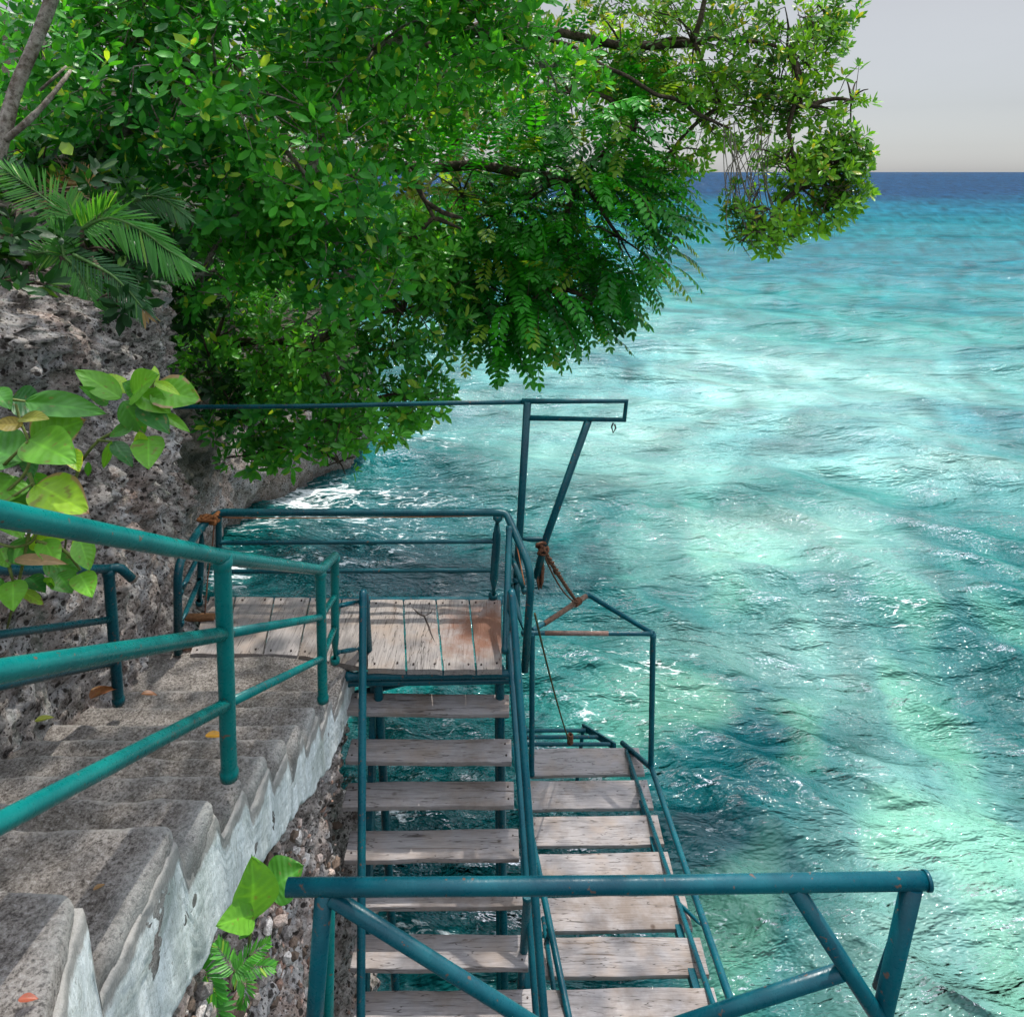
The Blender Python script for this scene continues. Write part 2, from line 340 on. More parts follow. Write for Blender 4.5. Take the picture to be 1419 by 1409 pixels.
# ================================================================= WATER
def blob(u, v, ru, rv, z=WATER):
    """a patch of the sea bed, as a centre and two world radii"""
    c = PZ(u, v, z); a = PZ(u+ru, v, z); b = PZ(u, v-rv, z); d = PZ(u, v+rv, z)
    return (c.x, c.y, abs(a.x-c.x), max(.3, (b.y-d.y)*.5))
def build_sea():
    ys = [-14.0]
    while ys[-1] < 9000:
        y = ys[-1]; ys.append(y+(.5 if y < 2.5 else max(.055, .0085*(y-1)**1.18 if y < 60 else .05*y)))
    ys = np.array(ys); nx = 620
    s = np.linspace(-1, 1, nx); s = np.sign(s)*(np.abs(s)**1.12)
    Y = np.repeat(ys[:, None], nx, 1); half = 9+np.abs(ys)*1.15
    X = s[None, :]*half[:, None]+.12*half[:, None]
    Z = np.zeros_like(X); DX = np.zeros_like(X); DY = np.zeros_like(X)
    r = np.random.default_rng(5)
    sp = np.gradient(ys)[:, None]
    dom = R(252)
    lam = np.concatenate([np.geomspace(.28, 1.0, 38), np.geomspace(1.0, 7.5, 34), np.array([11., 14., 19., 27.])])
    # slowly varying gustiness
    gust = np.zeros_like(X)
    for k in range(7):
        L = r.uniform(5, 22); th = r.uniform(0, 6.28); gust += np.sin((X*math.cos(th)+Y*math.sin(th))*6.283/L+r.uniform(0, 6.28))
    gust = 1+.13*gust
    for L in lam:
        th = dom+r.normal(0, .55 if L < 3 else .4); k = 6.283/L; ph = r.uniform(0, 6.28)
        amp = .0100*L**.80*(.6 if L > 9 else 1)
        fade = np.clip((L-2.6*sp)/(2.5*sp), 0, 1)
        wob = .9*np.sin((X*math.sin(th)-Y*math.cos(th))*k*.19+ph*3)
        a = (X*math.cos(th)+Y*math.sin(th))*k+ph+wob
        c, sn = np.cos(a), np.sin(a)
        g = gust*fade
        Z += amp*c*g; DX -= .85*amp*math.cos(th)*sn*g; DY -= .85*amp*math.sin(th)*sn*g
    P = np.stack([X+DX, Y+DY, Z+WATER], -1)
    # sea-bed colours: sand patches, weed and depth
    def c(*a): return np.array(a)
    deep = c(.006, .034, .078); turq = c(.006, .105, .125); aqua = c(.028, .165, .148); teal = c(.004, .095, .090); mint = c(.165, .310, .262); dark = c(.002, .052, .060)
    pale = c(.20, .36, .32)
    wk = np.clip(Y/24, .22, 1); wx = X+wk*(1.3*np.sin(Y*.45+X*.2)+.7*np.sin(X*1.1-Y*.7)); wy = Y+wk*(1.2*np.sin(X*.5+1)+.5*np.sin(X*1.3+Y*.9))
    base = np.ones(X.shape+(3,))*teal
    def over(col, m): 
        nonlocal base
        m = np.clip(m, 0, 1)[..., None]; base = base*(1-m)+col*m
    def sst(x, a, b): t = np.clip((x-a)/(b-a), 0, 1); return t*t*(3-2*t)
    right = sst(wx/np.maximum(Y, 1)*10, .2, 3.2)
    over(aqua*.55+teal*.45, right*sst(wy, 7, 14))
    over(aqua, right*sst(wy, 13, 20)*.9)
    over(turq, sst(wy, 34, 52)); over(turq*.6+deep*.6, sst(wy+8*np.sin(wx*.09), 80, 150)); over(deep, sst(wy+14*np.sin(wx*.06+1)+8*np.sin(wx*.21), 130, 250))
    def put(col, u, v, ru, rv, w=1.0):
        x0, y0, rx, ry = blob(u, v, ru, rv)
        q = ((wx-x0)/rx)**2+((wy-y0)/ry)**2
        over(col, w*np.exp(-q*1.1))
    for a in ((pale, 900, 480, 330, 45, .95), (pale, 1000, 560, 330, 50, .95), (pale, 1250, 640, 260, 45, .75), (aqua, 1040, 450, 300, 60, .7), (pale, 1180, 520, 300, 40, .6),
              (turq, 1330, 570, 150, 30, .85), (turq, 1300, 420, 180, 18, .7), (turq, 1380, 500, 120, 18, .6), (aqua, 960, 400, 200, 30, .7), (turq*.7+teal*.2, 860, 500, 120, 26, .8), (turq, 1100, 385, 300, 12, .6), 
              (mint, 900, 620, 130, 60, .5), (teal, 1180, 700, 260, 30, .8), (mint, 1170, 755, 150, 42, .85), (mint*1.1, 1090, 790, 120, 40, .6), (mint, 1290, 830, 80, 45, .8), (mint, 1010, 870, 150, 38, .6), (mint, 1110, 900, 110, 50, .7),
              (dark*1.2, 840, 690, 70, 40, .5), (teal, 1330, 900, 120, 60, .7), (mint*1.15, 1210, 1060, 100, 55, .95), (mint, 1330, 1080, 120, 60, .7), (mint, 1260, 1180, 190, 80, .8),
              (mint, 1380, 1250, 200, 130, .9), (mint*.9, 1100, 950, 260, 60, .45), (mint*.9, 1000, 740, 260, 40, .45), (mint, 1250, 1330, 170, 70, .6), (mint, 1150, 1290, 130, 60, .35), (mint*.7, 1290, 1390, 150, 60, .6), (dark*1.2, 985, 1010, 110, 110, .85), (dark*1.15, 930, 1120, 80, 90, .6), (teal, 1040, 1250, 110, 60, .6),
              (dark, 470, 740, 210, 80, .9), (dark, 560, 800, 200, 60, .8), (dark, 640, 660, 140, 60, .6), (dark*1.1, 560, 1230, 170, 120, .7), (mint*.8, 905, 1010, 40, 25, .0), (mint, 1000, 1200, 60, 20, .4)):
        put(*a)
    # mottling: weed and sand at several sizes
    mot = np.zeros_like(X)
    for k in range(26):
        L = r.uniform(.8, 5.5); th = r.uniform(0, 6.28); mot += np.sin((wx*math.cos(th)+wy*math.sin(th))*6.283/L+r.uniform(0, 6.28))*L**.35
    mot /= 6.5
    base = base*np.clip(1+.20*mot[..., None], .5, 1.6)
    yel = np.clip(mot*.35, 0, .35)[..., None]*np.exp(-((Y-6)/6)**2)[..., None]*right[..., None]
    base = base*(1-yel)+c(.22, .45, .22)*yel
    # foam: near the cliff foot, churn at the breaking patches
    fo = np.zeros_like(X)
    def foam(u, v, ru, rv, w):
        x0, y0, rx, ry = blob(u, v, ru, rv); fo[...] = np.maximum(fo, w*np.exp(-((X-x0)/rx)**2-((Y-y0)/ry)**2))
    for a in ((430, 680, 90, 26, .95), (380, 720, 60, 30, .7), (320, 790, 40, 30, .9), (520, 690, 120, 40, .55), (560, 740, 120, 40, .42), (420, 780, 120, 30, .42), (600, 600, 90, 60, .35), (640, 540, 90, 40, .3),
              (560, 1120, 90, 60, .40), (620, 1010, 120, 60, .34), (560, 1280, 100, 60, .42), (860, 1000, 110, 60, .38), (930, 920, 120, 60, .34), (990, 1180, 80, 60, .38), (1000, 1320, 90, 50, .34), (850, 800, 110, 50, .25),
              (1210, 1070, 70, 30, .38), (1250, 850, 60, 30, .42), (1120, 770, 120, 30, .33), (1290, 640, 200, 20, .25), (980, 470, 260, 30, .25)): foam(*a)
    a1 = np.concatenate([base, np.ones(X.shape+(1,))], -1)
    a2 = np.stack([fo, fo, fo, np.ones_like(fo)], -1)
    me = grid_mesh('sea', P, {'seabed': a1.reshape(-1, 4), 'foam': a2.reshape(-1, 4)}, flip=True)
    t = NT('sea_water')
    bed = t.n('ShaderNodeVertexColor', layer_name='seabed').outputs[0]
    fm = t.n('ShaderNodeVertexColor', layer_name='foam').outputs[0]
    pos = t.coord(kind='Position')
    wv = t.coord((.55, 1.35, 1), 'Position', (0, 0, R(-14)))
    n1 = t.noise(wv, 1.5, 4, .58, .7); n2 = t.noise(wv, 4.2, 4, .6, .6); n3 = t.noise(wv, 13, 3, .55, .4); n0 = t.noise(wv, .5, 6, .66, .3)
    # fine wavelets give way to bigger chop with distance so that the far sea is not noise
    cd = t.n('ShaderNodeCameraData').outputs['View Distance']
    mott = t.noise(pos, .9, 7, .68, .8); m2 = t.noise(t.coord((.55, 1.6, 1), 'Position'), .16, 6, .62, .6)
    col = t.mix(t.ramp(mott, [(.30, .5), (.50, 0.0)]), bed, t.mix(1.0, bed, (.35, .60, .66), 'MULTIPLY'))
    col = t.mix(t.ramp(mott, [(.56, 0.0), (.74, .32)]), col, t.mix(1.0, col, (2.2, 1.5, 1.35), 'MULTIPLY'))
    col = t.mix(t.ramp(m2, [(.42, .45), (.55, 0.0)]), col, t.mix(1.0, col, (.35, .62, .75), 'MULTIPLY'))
    lace = t.n('ShaderNodeTexVoronoi', feature='DISTANCE_TO_EDGE')
    dn = t.n('ShaderNodeTexNoise'); t.t.links.new(wv, dn.inputs['Vector']); dn.inputs['Scale'].default_value = 2.2; dn.inputs['Detail'].default_value = 5
    va = t.n('ShaderNodeVectorMath', operation='MULTIPLY_ADD'); t.setin(va, 0, dn.outputs['Color']); t.setin(va, 1, (1.1, 1.1, 1.1)); t.setin(va, 2, wv)
    t.setin(lace, 'Vector', va.outputs[0]); lace.inputs['Scale'].default_value = 2.6
    lc = t.ramp(lace.outputs['Distance'], [(.0, 1.0), (.14, 0.0)])
    streak = t.noise(wv, 3.0, 8, .72, 1.0)
    fmask = t.math('ADD', t.math('MULTIPLY', lc, .22), t.math('ADD', streak, t.math('MULTIPLY', fm, .42)))
    ff = t.ramp(fmask, [(.84, 0.0), (.98, .85)])
    col = t.mix(ff, col, (.74, .80, .80))
    far = t.n('ShaderNodeMapRange', i_1=25.0, i_2=220.0, i_3=1.0, i_4=3.2); t.setin(far, 0, cd)
    b1 = t.n('ShaderNodeBump'); t.setin(b1, 'Height', n1); t.setin(b1, 'Strength', .9); t.setin(b1, 'Distance', .13)
    b2 = t.n('ShaderNodeBump'); t.setin(b2, 'Height', n2); t.setin(b2, 'Strength', .75); t.setin(b2, 'Distance', .075); t.setin(b2, 'Normal', b1.outputs[0])
    b3 = t.n('ShaderNodeBump'); t.setin(b3, 'Height', n3); t.setin(b3, 'Strength', .5); t.setin(b3, 'Distance', .016); t.setin(b3, 'Normal', b2.outputs[0])
    b0 = t.n('ShaderNodeBump'); t.setin(b0, 'Height', n0); t.setin(b0, 'Strength', .8); t.setin(b0, 'Distance', 1.0); t.setin(b0, 'Normal', b3.outputs[0])
    n00 = t.noise(t.coord((.5, 1.5, 1), 'Position', (0, 0, R(-10))), .075, 5, .6, .4)
    b0_ = b0; b00 = t.n('ShaderNodeBump'); t.setin(b00, 'Height', n00); t.setin(b00, 'Strength', 1.0); t.setin(b00, 'Distance', 5.0); t.setin(b00, 'Normal', b0.outputs[0]); b0 = b00
    rg = t.mix(ff, (.07, .07, .07), (.6, .6, .6))
    # light scattered back out of the water body (does not follow the ripples) under a rippled reflecting skin
    df = t.n('ShaderNodeBsdfDiffuse'); t.setin(df, 0, col)
    up = t.n('ShaderNodeVectorMath', operation='MULTIPLY_ADD'); t.setin(up, 0, b0.outputs[0]); t.setin(up, 1, (.75, .75, .75)); t.setin(up, 2, (0, 0, .25)); t.setin(df, 'Normal', up.outputs[0])
    gl = t.n('ShaderNodeBsdfGlossy'); t.setin(gl, 'Roughness', rg); t.setin(gl, 'Normal', b0.outputs[0]); t.setin(gl, 0, (.95, .97, 1, 1))
    fr = t.n('ShaderNodeFresnel', i_0=1.33); t.setin(fr, 1, b0.outputs[0])
    sy = t.n('ShaderNodeSeparateXYZ'); t.setin(sy, 0, t.n('ShaderNodeNewGeometry').outputs['Position'])
    chop = t.n('ShaderNodeMapRange', i_1=14.0, i_2=110.0, i_3=1.0, i_4=.22); t.setin(chop, 0, sy.outputs[1])   # unresolved steep chop far out
    fac = t.math('MULTIPLY', fr.outputs[0], chop.outputs[0]); fac = t.math('MULTIPLY', fac, t.math('SUBTRACT', 1.0, t.math('MULTIPLY', ff, .9)), True)
    mxs = t.n('ShaderNodeMixShader'); t.setin(mxs, 0, fac); t.t.links.new(df.outputs[0], mxs.inputs[1]); t.t.links.new(gl.outputs[0], mxs.inputs[2])
    t.t.links.new(mxs.outputs[0], t.out.inputs[0])
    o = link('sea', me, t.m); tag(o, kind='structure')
build_sea()
def build_seafloor():
    P = np.array([[[x, y, WATER-4.0+.2*math.sin(x*.3)*math.cos(y*.2)] for y in np.linspace(-16, 60, 24)] for x in np.linspace(-40, 60, 24)])
    return tag(link('seafloor', grid_mesh('seafloor', P), plain('pale_sand', (.5, .5, .4))), kind='structure')

# ================================================================= CLIFF
NOSE = [(1.37, -1.62), (1.83, -1.94), (2.09, -2.10), (2.33, -2.24), (2.58, -2.38), (2.80, -2.50), (3.03, -2.62), (3.28, -2.73), (3.55, -2.85)]
PLAT = -2.96
def stair_z(y):
    if y <= NOSE[0][0]: return NOSE[0][1]
    for (a, za), (b, zb) in zip(NOSE, NOSE[1:]):
        if y <= b: return za+(zb-za)*(y-a)/(b-a)
    return PLAT
LOWY = [(-14, -1.6), (0, -1.15), (1.5, -1.03), (2.8, -1.02), (4.05, -1.12), (4.5, -1.65), (5.2, -2.6), (6.5, -4.1), (8, -4.8), (11.5, -5.15), (13, -5.45), (14.2, -5.35), (15, -4.9), (15.9, -4.4), (16.7, -3.6), (18, -3.5), (20, -5), (30, -10), (60, -30)]
UPY = [(-14, -2.9), (0, -2.3), (2.0, -2.2), (3.4, -2.22), (4.6, -2.3), (5.2, -2.5), (5.7, -3.0), (6.5, -4.3), (8, -4.9), (11.5, -5.3), (13, -5.6), (14.2, -5.5), (15.9, -4.8), (16.7, -4.3), (18, -4.6), (20, -6), (30, -11), (60, -31)]
def lerp(tb, y): return float(np.interp(y, [p[0] for p in tb], [p[1] for p in tb]))
def sm(x, a, b): t = min(1, max(0, (x-a)/(b-a))); return t*t*(3-2*t)
def cliff_x(y, z, detail=True):
    st = stair_z(y)
    lo = lerp(LOWY, y); up = lerp(UPY, y)
    w = sm(z, st-.42, st-.16) if y < 4.2 else sm(z, st-.6, st+.2)
    x = lo*(1-w)+up*w
    if y < 4.6 and z < st-.4: x += .10*sm(-z, 3.2, 4.8)
    top = -.72+.12*math.sin(y*1.1)
    if z > top: x -= (z-top)*(1.9 if y < 7 else 1.2)
    if y > 12 and z > -5.6: x -= (z+5.6)*.22
    if z < -6: x -= .25*sm(-z, 6, 7.2)
    if detail:
        p = Vector((x*1.0, y, z)); near = y < 7
        f = mn.fractal(p*1.1+Vector((3, 1, 7)), .9, 2.1, 4)*.20
        vd = mn.voronoi(p*2.7)[0]; f += (vd[1]-vd[0])*.16-.06
        if near:
            f += mn.fractal(p*6.5, .6, 2.3, 6)*.075
            vd = mn.voronoi(p*9)[0]; f += (vd[1]-vd[0])*.085-.03
            vd2 = mn.voronoi(p*23+Vector((4, 4, 4)))[0]; f += (vd2[1]-vd2[0])*.034
        else: f += mn.fractal(p*4.0, .8, 2.1, 4)*.12
        if z > top+1: f *= .6
        # keep clear of the concrete and of the walking space
        lim = 1.0
        if y < 4.6 and z > st-.42: lim = .45+.75*sm(z, st+.5, st+1.1)
        elif y < 4.6: lim = .75
        x += f*lim
    return x
def build_cliff():
    ys = np.concatenate([np.arange(-14, 0, .6), np.arange(0, 1, .05), np.arange(1, 6.2, .021), np.arange(6.2, 20, .09), np.arange(20, 62, 1.2)])
    zs = np.concatenate([np.arange(-9, -5.6, .12), np.arange(-5.6, -.2, .019), np.arange(-.2, 1, .035), np.arange(1, 2, .10), np.arange(2, 13, .5)])
    P = np.zeros((len(ys), len(zs), 3))
    for i, y in enumerate(ys):
        for j, z in enumerate(zs): P[i, j] = (cliff_x(y, z), y, z)
    extra = P[:, -1:, :].copy(); extra[:, :, 0] -= 30; extra[:, :, 2] += 2       # plateau
    P = np.concatenate([P, extra], 1)
    me = grid_mesh('cliff', P, flip=True)
    tag(link('cliff', me, ROCK), kind='structure')
build_cliff()

def build_rubble():
    ico = bmesh.new(); bmesh.ops.create_icosphere(ico, subdivisions=1, radius=1); T = np.array([v.co[:] for v in ico.verts]); Fi = np.array([[v.index for v in f.verts] for f in ico.faces]); ico.free()
    V = []; Fc = []; C = []; n = 0; r = np.random.default_rng(8)
    for k in range(3000):
        y = r.uniform(1.2, 4.1); z = -2.55-abs(r.normal(0, 1.0)) if y < 4 else r.uniform(-4.5, -3.2)
        if z > stair_z(y)-.55 or z < -5.6: continue
        x = cliff_x(y, z); s = .010+.030*r.random()**3
        if mn.noise(Vector((y*2.3, z*2.3, 4))) < -.12: continue
        sc = np.array((r.uniform(.5, 1), r.uniform(.6, 1.5), r.uniform(.5, 1.1)))*s
        an = r.uniform(0, 6.28); ca, sa = math.cos(an), math.sin(an)
        P = T*(1+r.uniform(-.22, .22, (len(T), 1)))*sc; P = np.stack([P[:, 0], P[:, 1]*ca-P[:, 2]*sa, P[:, 1]*sa+P[:, 2]*ca], -1)+np.array((x+s*.25, y, z))
        c = np.array(((.50, .40, .35), (.36, .33, .31), (.18, .13, .10), (.62, .58, .55), (.42, .27, .21))[r.integers(5)])*r.uniform(.6, 1.1)
        V.append(P); Fc.append(Fi+n); C.append(np.tile([*c, 1], (len(T), 1))); n += len(T)
    V = np.concatenate(V); Fc = np.concatenate(Fc)
    t = NT('coral_rubble'); c = t.coord(kind='Position'); d = t.noise(c, 80, 4, .7)
    t.pbr(t.mix(t.ramp(d, [(.4, .6), (.55, 0.0)]), t.n('ShaderNodeVertexColor', layer_name='tint').outputs[0], (.07, .055, .045)), .9, t.bump(d, .8, .008), .2)
    tag(link('rubble', np_mesh('rubble', V, Fc.ravel(), np.full(len(Fc), 3), False, {'tint': np.concatenate(C)}), t.m), 'loose coral rubble and shells on the rock slope under the white stair side', 'rubble', None, 'stuff')
build_rubble()

# ================================================================= CONCRETE STAIRS
XR, XL = -1.022, -2.32
st = thing('concrete_staircase', 'rough grey concrete steps with white painted side, descending along the rock face', 'staircase', (-1.6, 2.0, -2.0))
y_prev = .2
def widen(me, yp=None, yn=None):
    if yp is not None:
        Q = np.zeros(len(me.vertices)*3, np.float32); me.vertices.foreach_get('co', Q); Q = Q.reshape(-1, 3)
        at = me.color_attributes.new('wear_shade', 'FLOAT_COLOR', 'POINT'); C = np.ones((len(Q), 4), np.float32)
        C[:, 0] = np.clip(1-(Q[:, 1]-yp)/.13, 0, 1); C[:, 1] = np.clip(1-(yn-Q[:, 1])/.05, 0, 1); C[:, 2] = np.clip((Q[:, 0]+1.12)/.09, 0, 1)  # red: dirt with painted shade behind the riser, green: scuffed nosing, blue: paint smears
        at.data.foreach_set('color', C.ravel())
    V = np.zeros(len(me.vertices)*3, np.float32); me.vertices.foreach_get('co', V); V = V.reshape(-1, 3)
    V[:, 0] += .13*np.clip((1.40-V[:, 1])/.35, 0, 1)*np.clip((V[:, 0]+1.4)/.3, 0, 1); me.vertices.foreach_set('co', V.ravel()); me.update()
for i, (y, z) in enumerate(NOSE):
    zb = (NOSE[i+1][1] if i+1 < len(NOSE) else PLAT)-.16
    me = rough_box('step', XL, XR, y_prev-.05, y, zb, z, .030, .026, .012, 5, i, .006)
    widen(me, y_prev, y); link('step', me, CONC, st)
    y_prev = y
me = rough_box('landing_slab', XL, XR+.002, y_prev-.05, 4.16, PLAT-.20, PLAT-.022, .02, .04, .008, 5, 31, .003); link('landing_slab', me, CONC, st)
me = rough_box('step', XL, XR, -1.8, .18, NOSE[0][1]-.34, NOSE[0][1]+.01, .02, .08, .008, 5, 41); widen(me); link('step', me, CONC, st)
def side_wall():
    ys = np.arange(-1.5, 4.10, .014); rows = 46; P = np.zeros((len(ys), rows+3, 3))
    def prof(y):
        for (yn, zn) in NOSE:
            if y <= yn:
                return zn
        return PLAT-.02
    for i, y in enumerate(ys):
        zt = np.mean([prof(y+d) for d in (-.010, -.004, .004, .010)])-.050+.010*mn.noise(Vector((y*12, 3, 0)))+.006*mn.noise(Vector((y*45, 3, 0)))
        base = float(np.interp(y, [-1.5, 1.2, 2.04, 2.66, 3.4, 3.9, 4.1], [-2.3, -2.42, -2.60, -2.90, -3.27, -3.36, -3.3]))+.035*mn.fractal(Vector((y*5, 9, 0)), .8, 2, 4)
        for j in range(rows):
            t = j/(rows-1); z = zt+(base-zt)*t
            x = -1.013+.010*mn.fractal(Vector((y*3, z*3, 5)), .8, 2, 4)-.007*mn.noise(Vector((y*18, z*2.2, 2)))-.004*mn.noise(Vector((y*50, z*50, 2)))-(.006 if j == 0 else 0)
            if t > .9: x -= (t-.9)*.5
            P[i, j+1] = (x, y, z)
        P[i, 0] = (-1.06, y, zt-.002); P[i, rows+1] = (-1.10, y, base-.01); P[i, rows+2] = (-1.2, y, base-.01)
    W = np.zeros(P.shape[:2]+(4,)); W[..., 3] = 1
    zt = P[:, 1:2, 2]; dd = np.clip(1-(zt-P[..., 2])/.10, 0, 1); W[..., :3] = dd[..., None]
    P[..., 0] += .13*np.clip((1.40-P[..., 1])/.35, 0, 1)
    return grid_mesh('side_wall', P, {'wear_shade': W.reshape(-1, 4)})
link('side_wall', side_wall(), WHITE, st)

# ================================================================= WOODEN PLATFORM
pf = thing('wooden_platform', 'weathered plank platform on blue steel beams at the foot of the concrete steps', 'platform', (-.9, 4.3, PLAT))
fr = [(262, 905), (312, 905), (365, 905), (413, 907), (457, 915), (508, 925), (563, 926), (614, 927), (660, 927), (697, 926)]
bk = [(290, 826), (326, 826), (380, 827), (430, 827), (474, 829), (512, 830), (559, 830), (604, 830), (650, 830), (695, 830)]
for i in range(9):
    th = .036; z = PLAT+random.uniform(-.002, .006)
    a, b = PZ(*fr[i], z), PZ(*fr[i+1], z); c, d = PZ(*bk[i], z), PZ(*bk[i+1], z)
    g = .006; n = 22; m = 6; V = []
    for sgn in (0, 1):
        for q in range(n+1):
            for p in range(m+1):
                s, t = p/m, q/n
                lft = a.lerp(c, t); rgt = b.lerp(d, t); w = (rgt-lft); k = g/w.length
                pt = lft+w*(k+(1-2*k)*s)
                if p in (0, m): pt.x += .004*mn.noise(Vector((t*9, i*5+p, 0)))
                if q == 0: pt.y += .008*mn.noise(Vector((s*6, i*3, 1)))
                pt.z += .005*mn.noise(Vector((s*2+i*7, t*3, 0)))-.004*(p in (0, m))-.003*(q in (0, n))
                if sgn: pt.z -= th
                V.append(pt[:])
    W = m+1; N = (n+1)*W; Fc = []
    for q in range(n):
        for p in range(m):
            k = q*W+p; Fc.append([k, k+1, k+W+1, k+W]); Fc.append([k+N, k+W+N, k+W+1+N, k+1+N])
    for q in range(n):
        k = q*W; Fc.append([k, k+W, k+W+N, k+N]); k = q*W+m; Fc.append([k, k+N, k+W+N, k+W])
    for p in range(m):
        Fc.append([p, p+N, p+1+N, p+1]); k = n*W+p; Fc.append([k, k+1, k+1+N, k+N])
    me = np_mesh('plank', V, np.array(Fc).ravel(), np.full(len(Fc), 4), False)
    nb = Tubes()
    for (e0, e1, w) in ((a, b, .05), (c, d, .93)):
        for q_ in (.2, .78):
            p = a.lerp(b, q_).lerp(c.lerp(d, q_), w+random.uniform(-.01, .02)); nb.add([p+Vector((0, 0, -.01)), p+Vector((0, 0, .008))], .006, 8)
    merge_mesh(me, nb.mesh('n'))
    o = link('plank', me, [WOOD_Y, NAIL], pf)
    if i >= 7: o['label'] = 'rust stained plank'
z = PLAT-.075
pipe('beam', [PZ(478, 937, z), PZ(722, 933, z)], .026, PAINT_BLUE, pf)
pipe('beam', [PZ(478, 937, z)+Vector((0, .03, -.07)), PZ(722, 933, z)+Vector((0, .03, -.07))], .022, PAINT_BLUE, pf)
p1 = PZ(290, 832, z-.03); pipe('beam', [p1, PZ(697, 832, z-.03)], .026, PAINT_BLUE, pf)
for u, v in ((692, 934), (520, 936)):
    a = PZ(u, v, z); pipe('support_leg', [a+Vector((0, .06, 0)), Vector((a.x+.05, a.y+.12, WATER-1.5))], .028, PAINT_BLUE, pf)
a = PZ(690, 832, z); pipe('support_leg', [a, Vector((a.x, a.y, WATER-1.5))], .028, PAINT_BLUE, pf)
a = PZ(600, 936, z-.05); pipe('brace', [a, Vector((-1.55, a.y+.45, -3.7))], .022, PAINT_BLUE, pf)
# crack in a plank and nail heads
ck = [(572, 842), (580, 850), (588, 854), (594, 868), (598, 880), (603, 890)]
pipe('crack', [PZ(u, v, PLAT+.0035) for u, v in ck], [.001, .005, .006, .007, .005, .001], NAIL, pf, seg=6)
pipe('crack', [PZ(u, v, PLAT+.0035) for u, v in ((580, 851), (590, 853), (597, 849), (599, 843))], [.001, .004, .004, .001], NAIL, pf, seg=6)

# ================================================================= WOODEN STAIRS (steep flight)
YA, ZA, SA = 4.02, -3.25, 1.625
def stair_thing(name, label, loc): return thing(name, label, 'stairs', loc)
fa = stair_thing('steep_wooden_stairs', 'steep flight of weathered boards hanging below the platform over the water', (-.5, 3.6, -3.9))
def board(parent, name, pL, pR, depth, th, seed):
    """board with its far top edge from pL to pR, lying towards the camera"""
    rr_ = random.Random(seed*13); pL = pL+Vector((rr_.uniform(-.012, .012), rr_.uniform(-.006, .006), rr_.uniform(-.004, .004))); pR = pR+Vector((rr_.uniform(-.014, .008), rr_.uniform(-.008, .008), rr_.uniform(-.004, .004)))
    L = (pR-pL).length; c = (pL+pR)/2; depth *= rr_.uniform(.95, 1.06)
    me = rough_box(name, -L/2, L/2, -depth, 0, -th, 0, .005, .045, .0035, 5, seed)
    V = np.zeros(len(me.vertices)*3, np.float32); me.vertices.foreach_get('co', V); V = V.reshape(-1, 3)
    n0 = len(V)
    ang = math.atan2(pR.y-pL.y, pR.x-pL.x); rl = math.atan2(pR.z-pL.z, L)
    for k in range(n0):
        x, y, z_ = V[k]
        z_ += .006*mn.noise(Vector((x*1.5, seed*3.3, 0)))
        y += .010*mn.noise(Vector((x*2.2, seed*5.1, 2 if y > -depth/2 else 7)))
        X = x*math.cos(ang)-y*math.sin(ang); Y = x*math.sin(ang)+y*math.cos(ang)
        V[k] = (X+c.x, Y+c.y, z_+c.z+x*math.sin(rl))
    me.vertices.foreach_set('co', V.ravel()); me.update()
    o = link(name, me, [WOOD_X], parent)
    nl = Tubes()
    for s in (.035, .965):
        for dd in (.25, .75):
            if random.random() < .85:
                p = pL.lerp(pR, s+random.uniform(-.006, .006))+Vector((0, -depth*dd, 0)); nl.add([p+Vector((0, 0, -.012)), p+Vector((0, 0, .004))], .0055, 8)
    if nl.V: merge_mesh(me, nl.mesh('n')); me.materials.append(NAIL)
    return o
AT = [(488, 960, 705, 961), (486, 1022, 709, 1022), (484, 1083, 713, 1082), (483, 1150, 719, 1149), (487, 1216, 726, 1214), (493, 1293, 731, 1294), (498, 1372, 742, 1371)]
for i, (u, v, u2, v2) in enumerate(AT):
    zz = -3.25-.213*i
    board(fa, 'tread', PZ(u, v, zz), PZ(u2, v2, zz), (.175, .172, .178, .183, .178, .188, .188)[i], .034, i+1)
for i in range(7, 9):
    zz = -3.25-.213*i; y = 3.2-.125*(i-6); board(fa, 'tread', Vector((-.87, y, zz)), Vector((.14, y, zz)), .2, .034, i+1)
def flat_bar(name, a, b, w, h, mat, parent):
    """rectangular bar from a to b; w across x, h in its own plane"""
    d = (b-a).normalized(); s = Vector((1, 0, 0)); n = d.cross(s).normalized()
    bm = bmesh.new(); vs = []
    for p in (a, b):
        for k, l in ((-1, -1), (1, -1), (1, 1), (-1, 1)): vs.append(bm.verts.new(p+s*(w/2*k)+n*(h/2*l)))
    for q in ((3, 2, 1, 0), (4, 5, 6, 7), (0, 1, 5, 4), (1, 2, 6, 5), (2, 3, 7, 6), (3, 0, 4, 7)): bm.faces.new([vs[k] for k in q])
    bmesh.ops.bevel(bm, geom=bm.edges[:], offset=.003, segments=1, affect='EDGES')
    bmesh.ops.recalc_face_normals(bm, faces=bm.faces)
    me = bpy.data.meshes.new(name); bm.to_mesh(me); bm.free(); return link(name, me, mat, parent)
zo = ZA-.22
def PA(u, v, off): return PL(u, v, YA, ZA+off, SA)
flat_bar('stringer', PA(519, 938, -.14), PA(512, 1409, -.14)+Vector((0, -.42, -.68)), .035, .10, PAINT_BLUE, fa)
flat_bar('stringer', PA(718, 938, -.14), PA(742, 1409, -.14)+Vector((0, -.42, -.68)), .05, .10, PAINT_BLUE, fa)
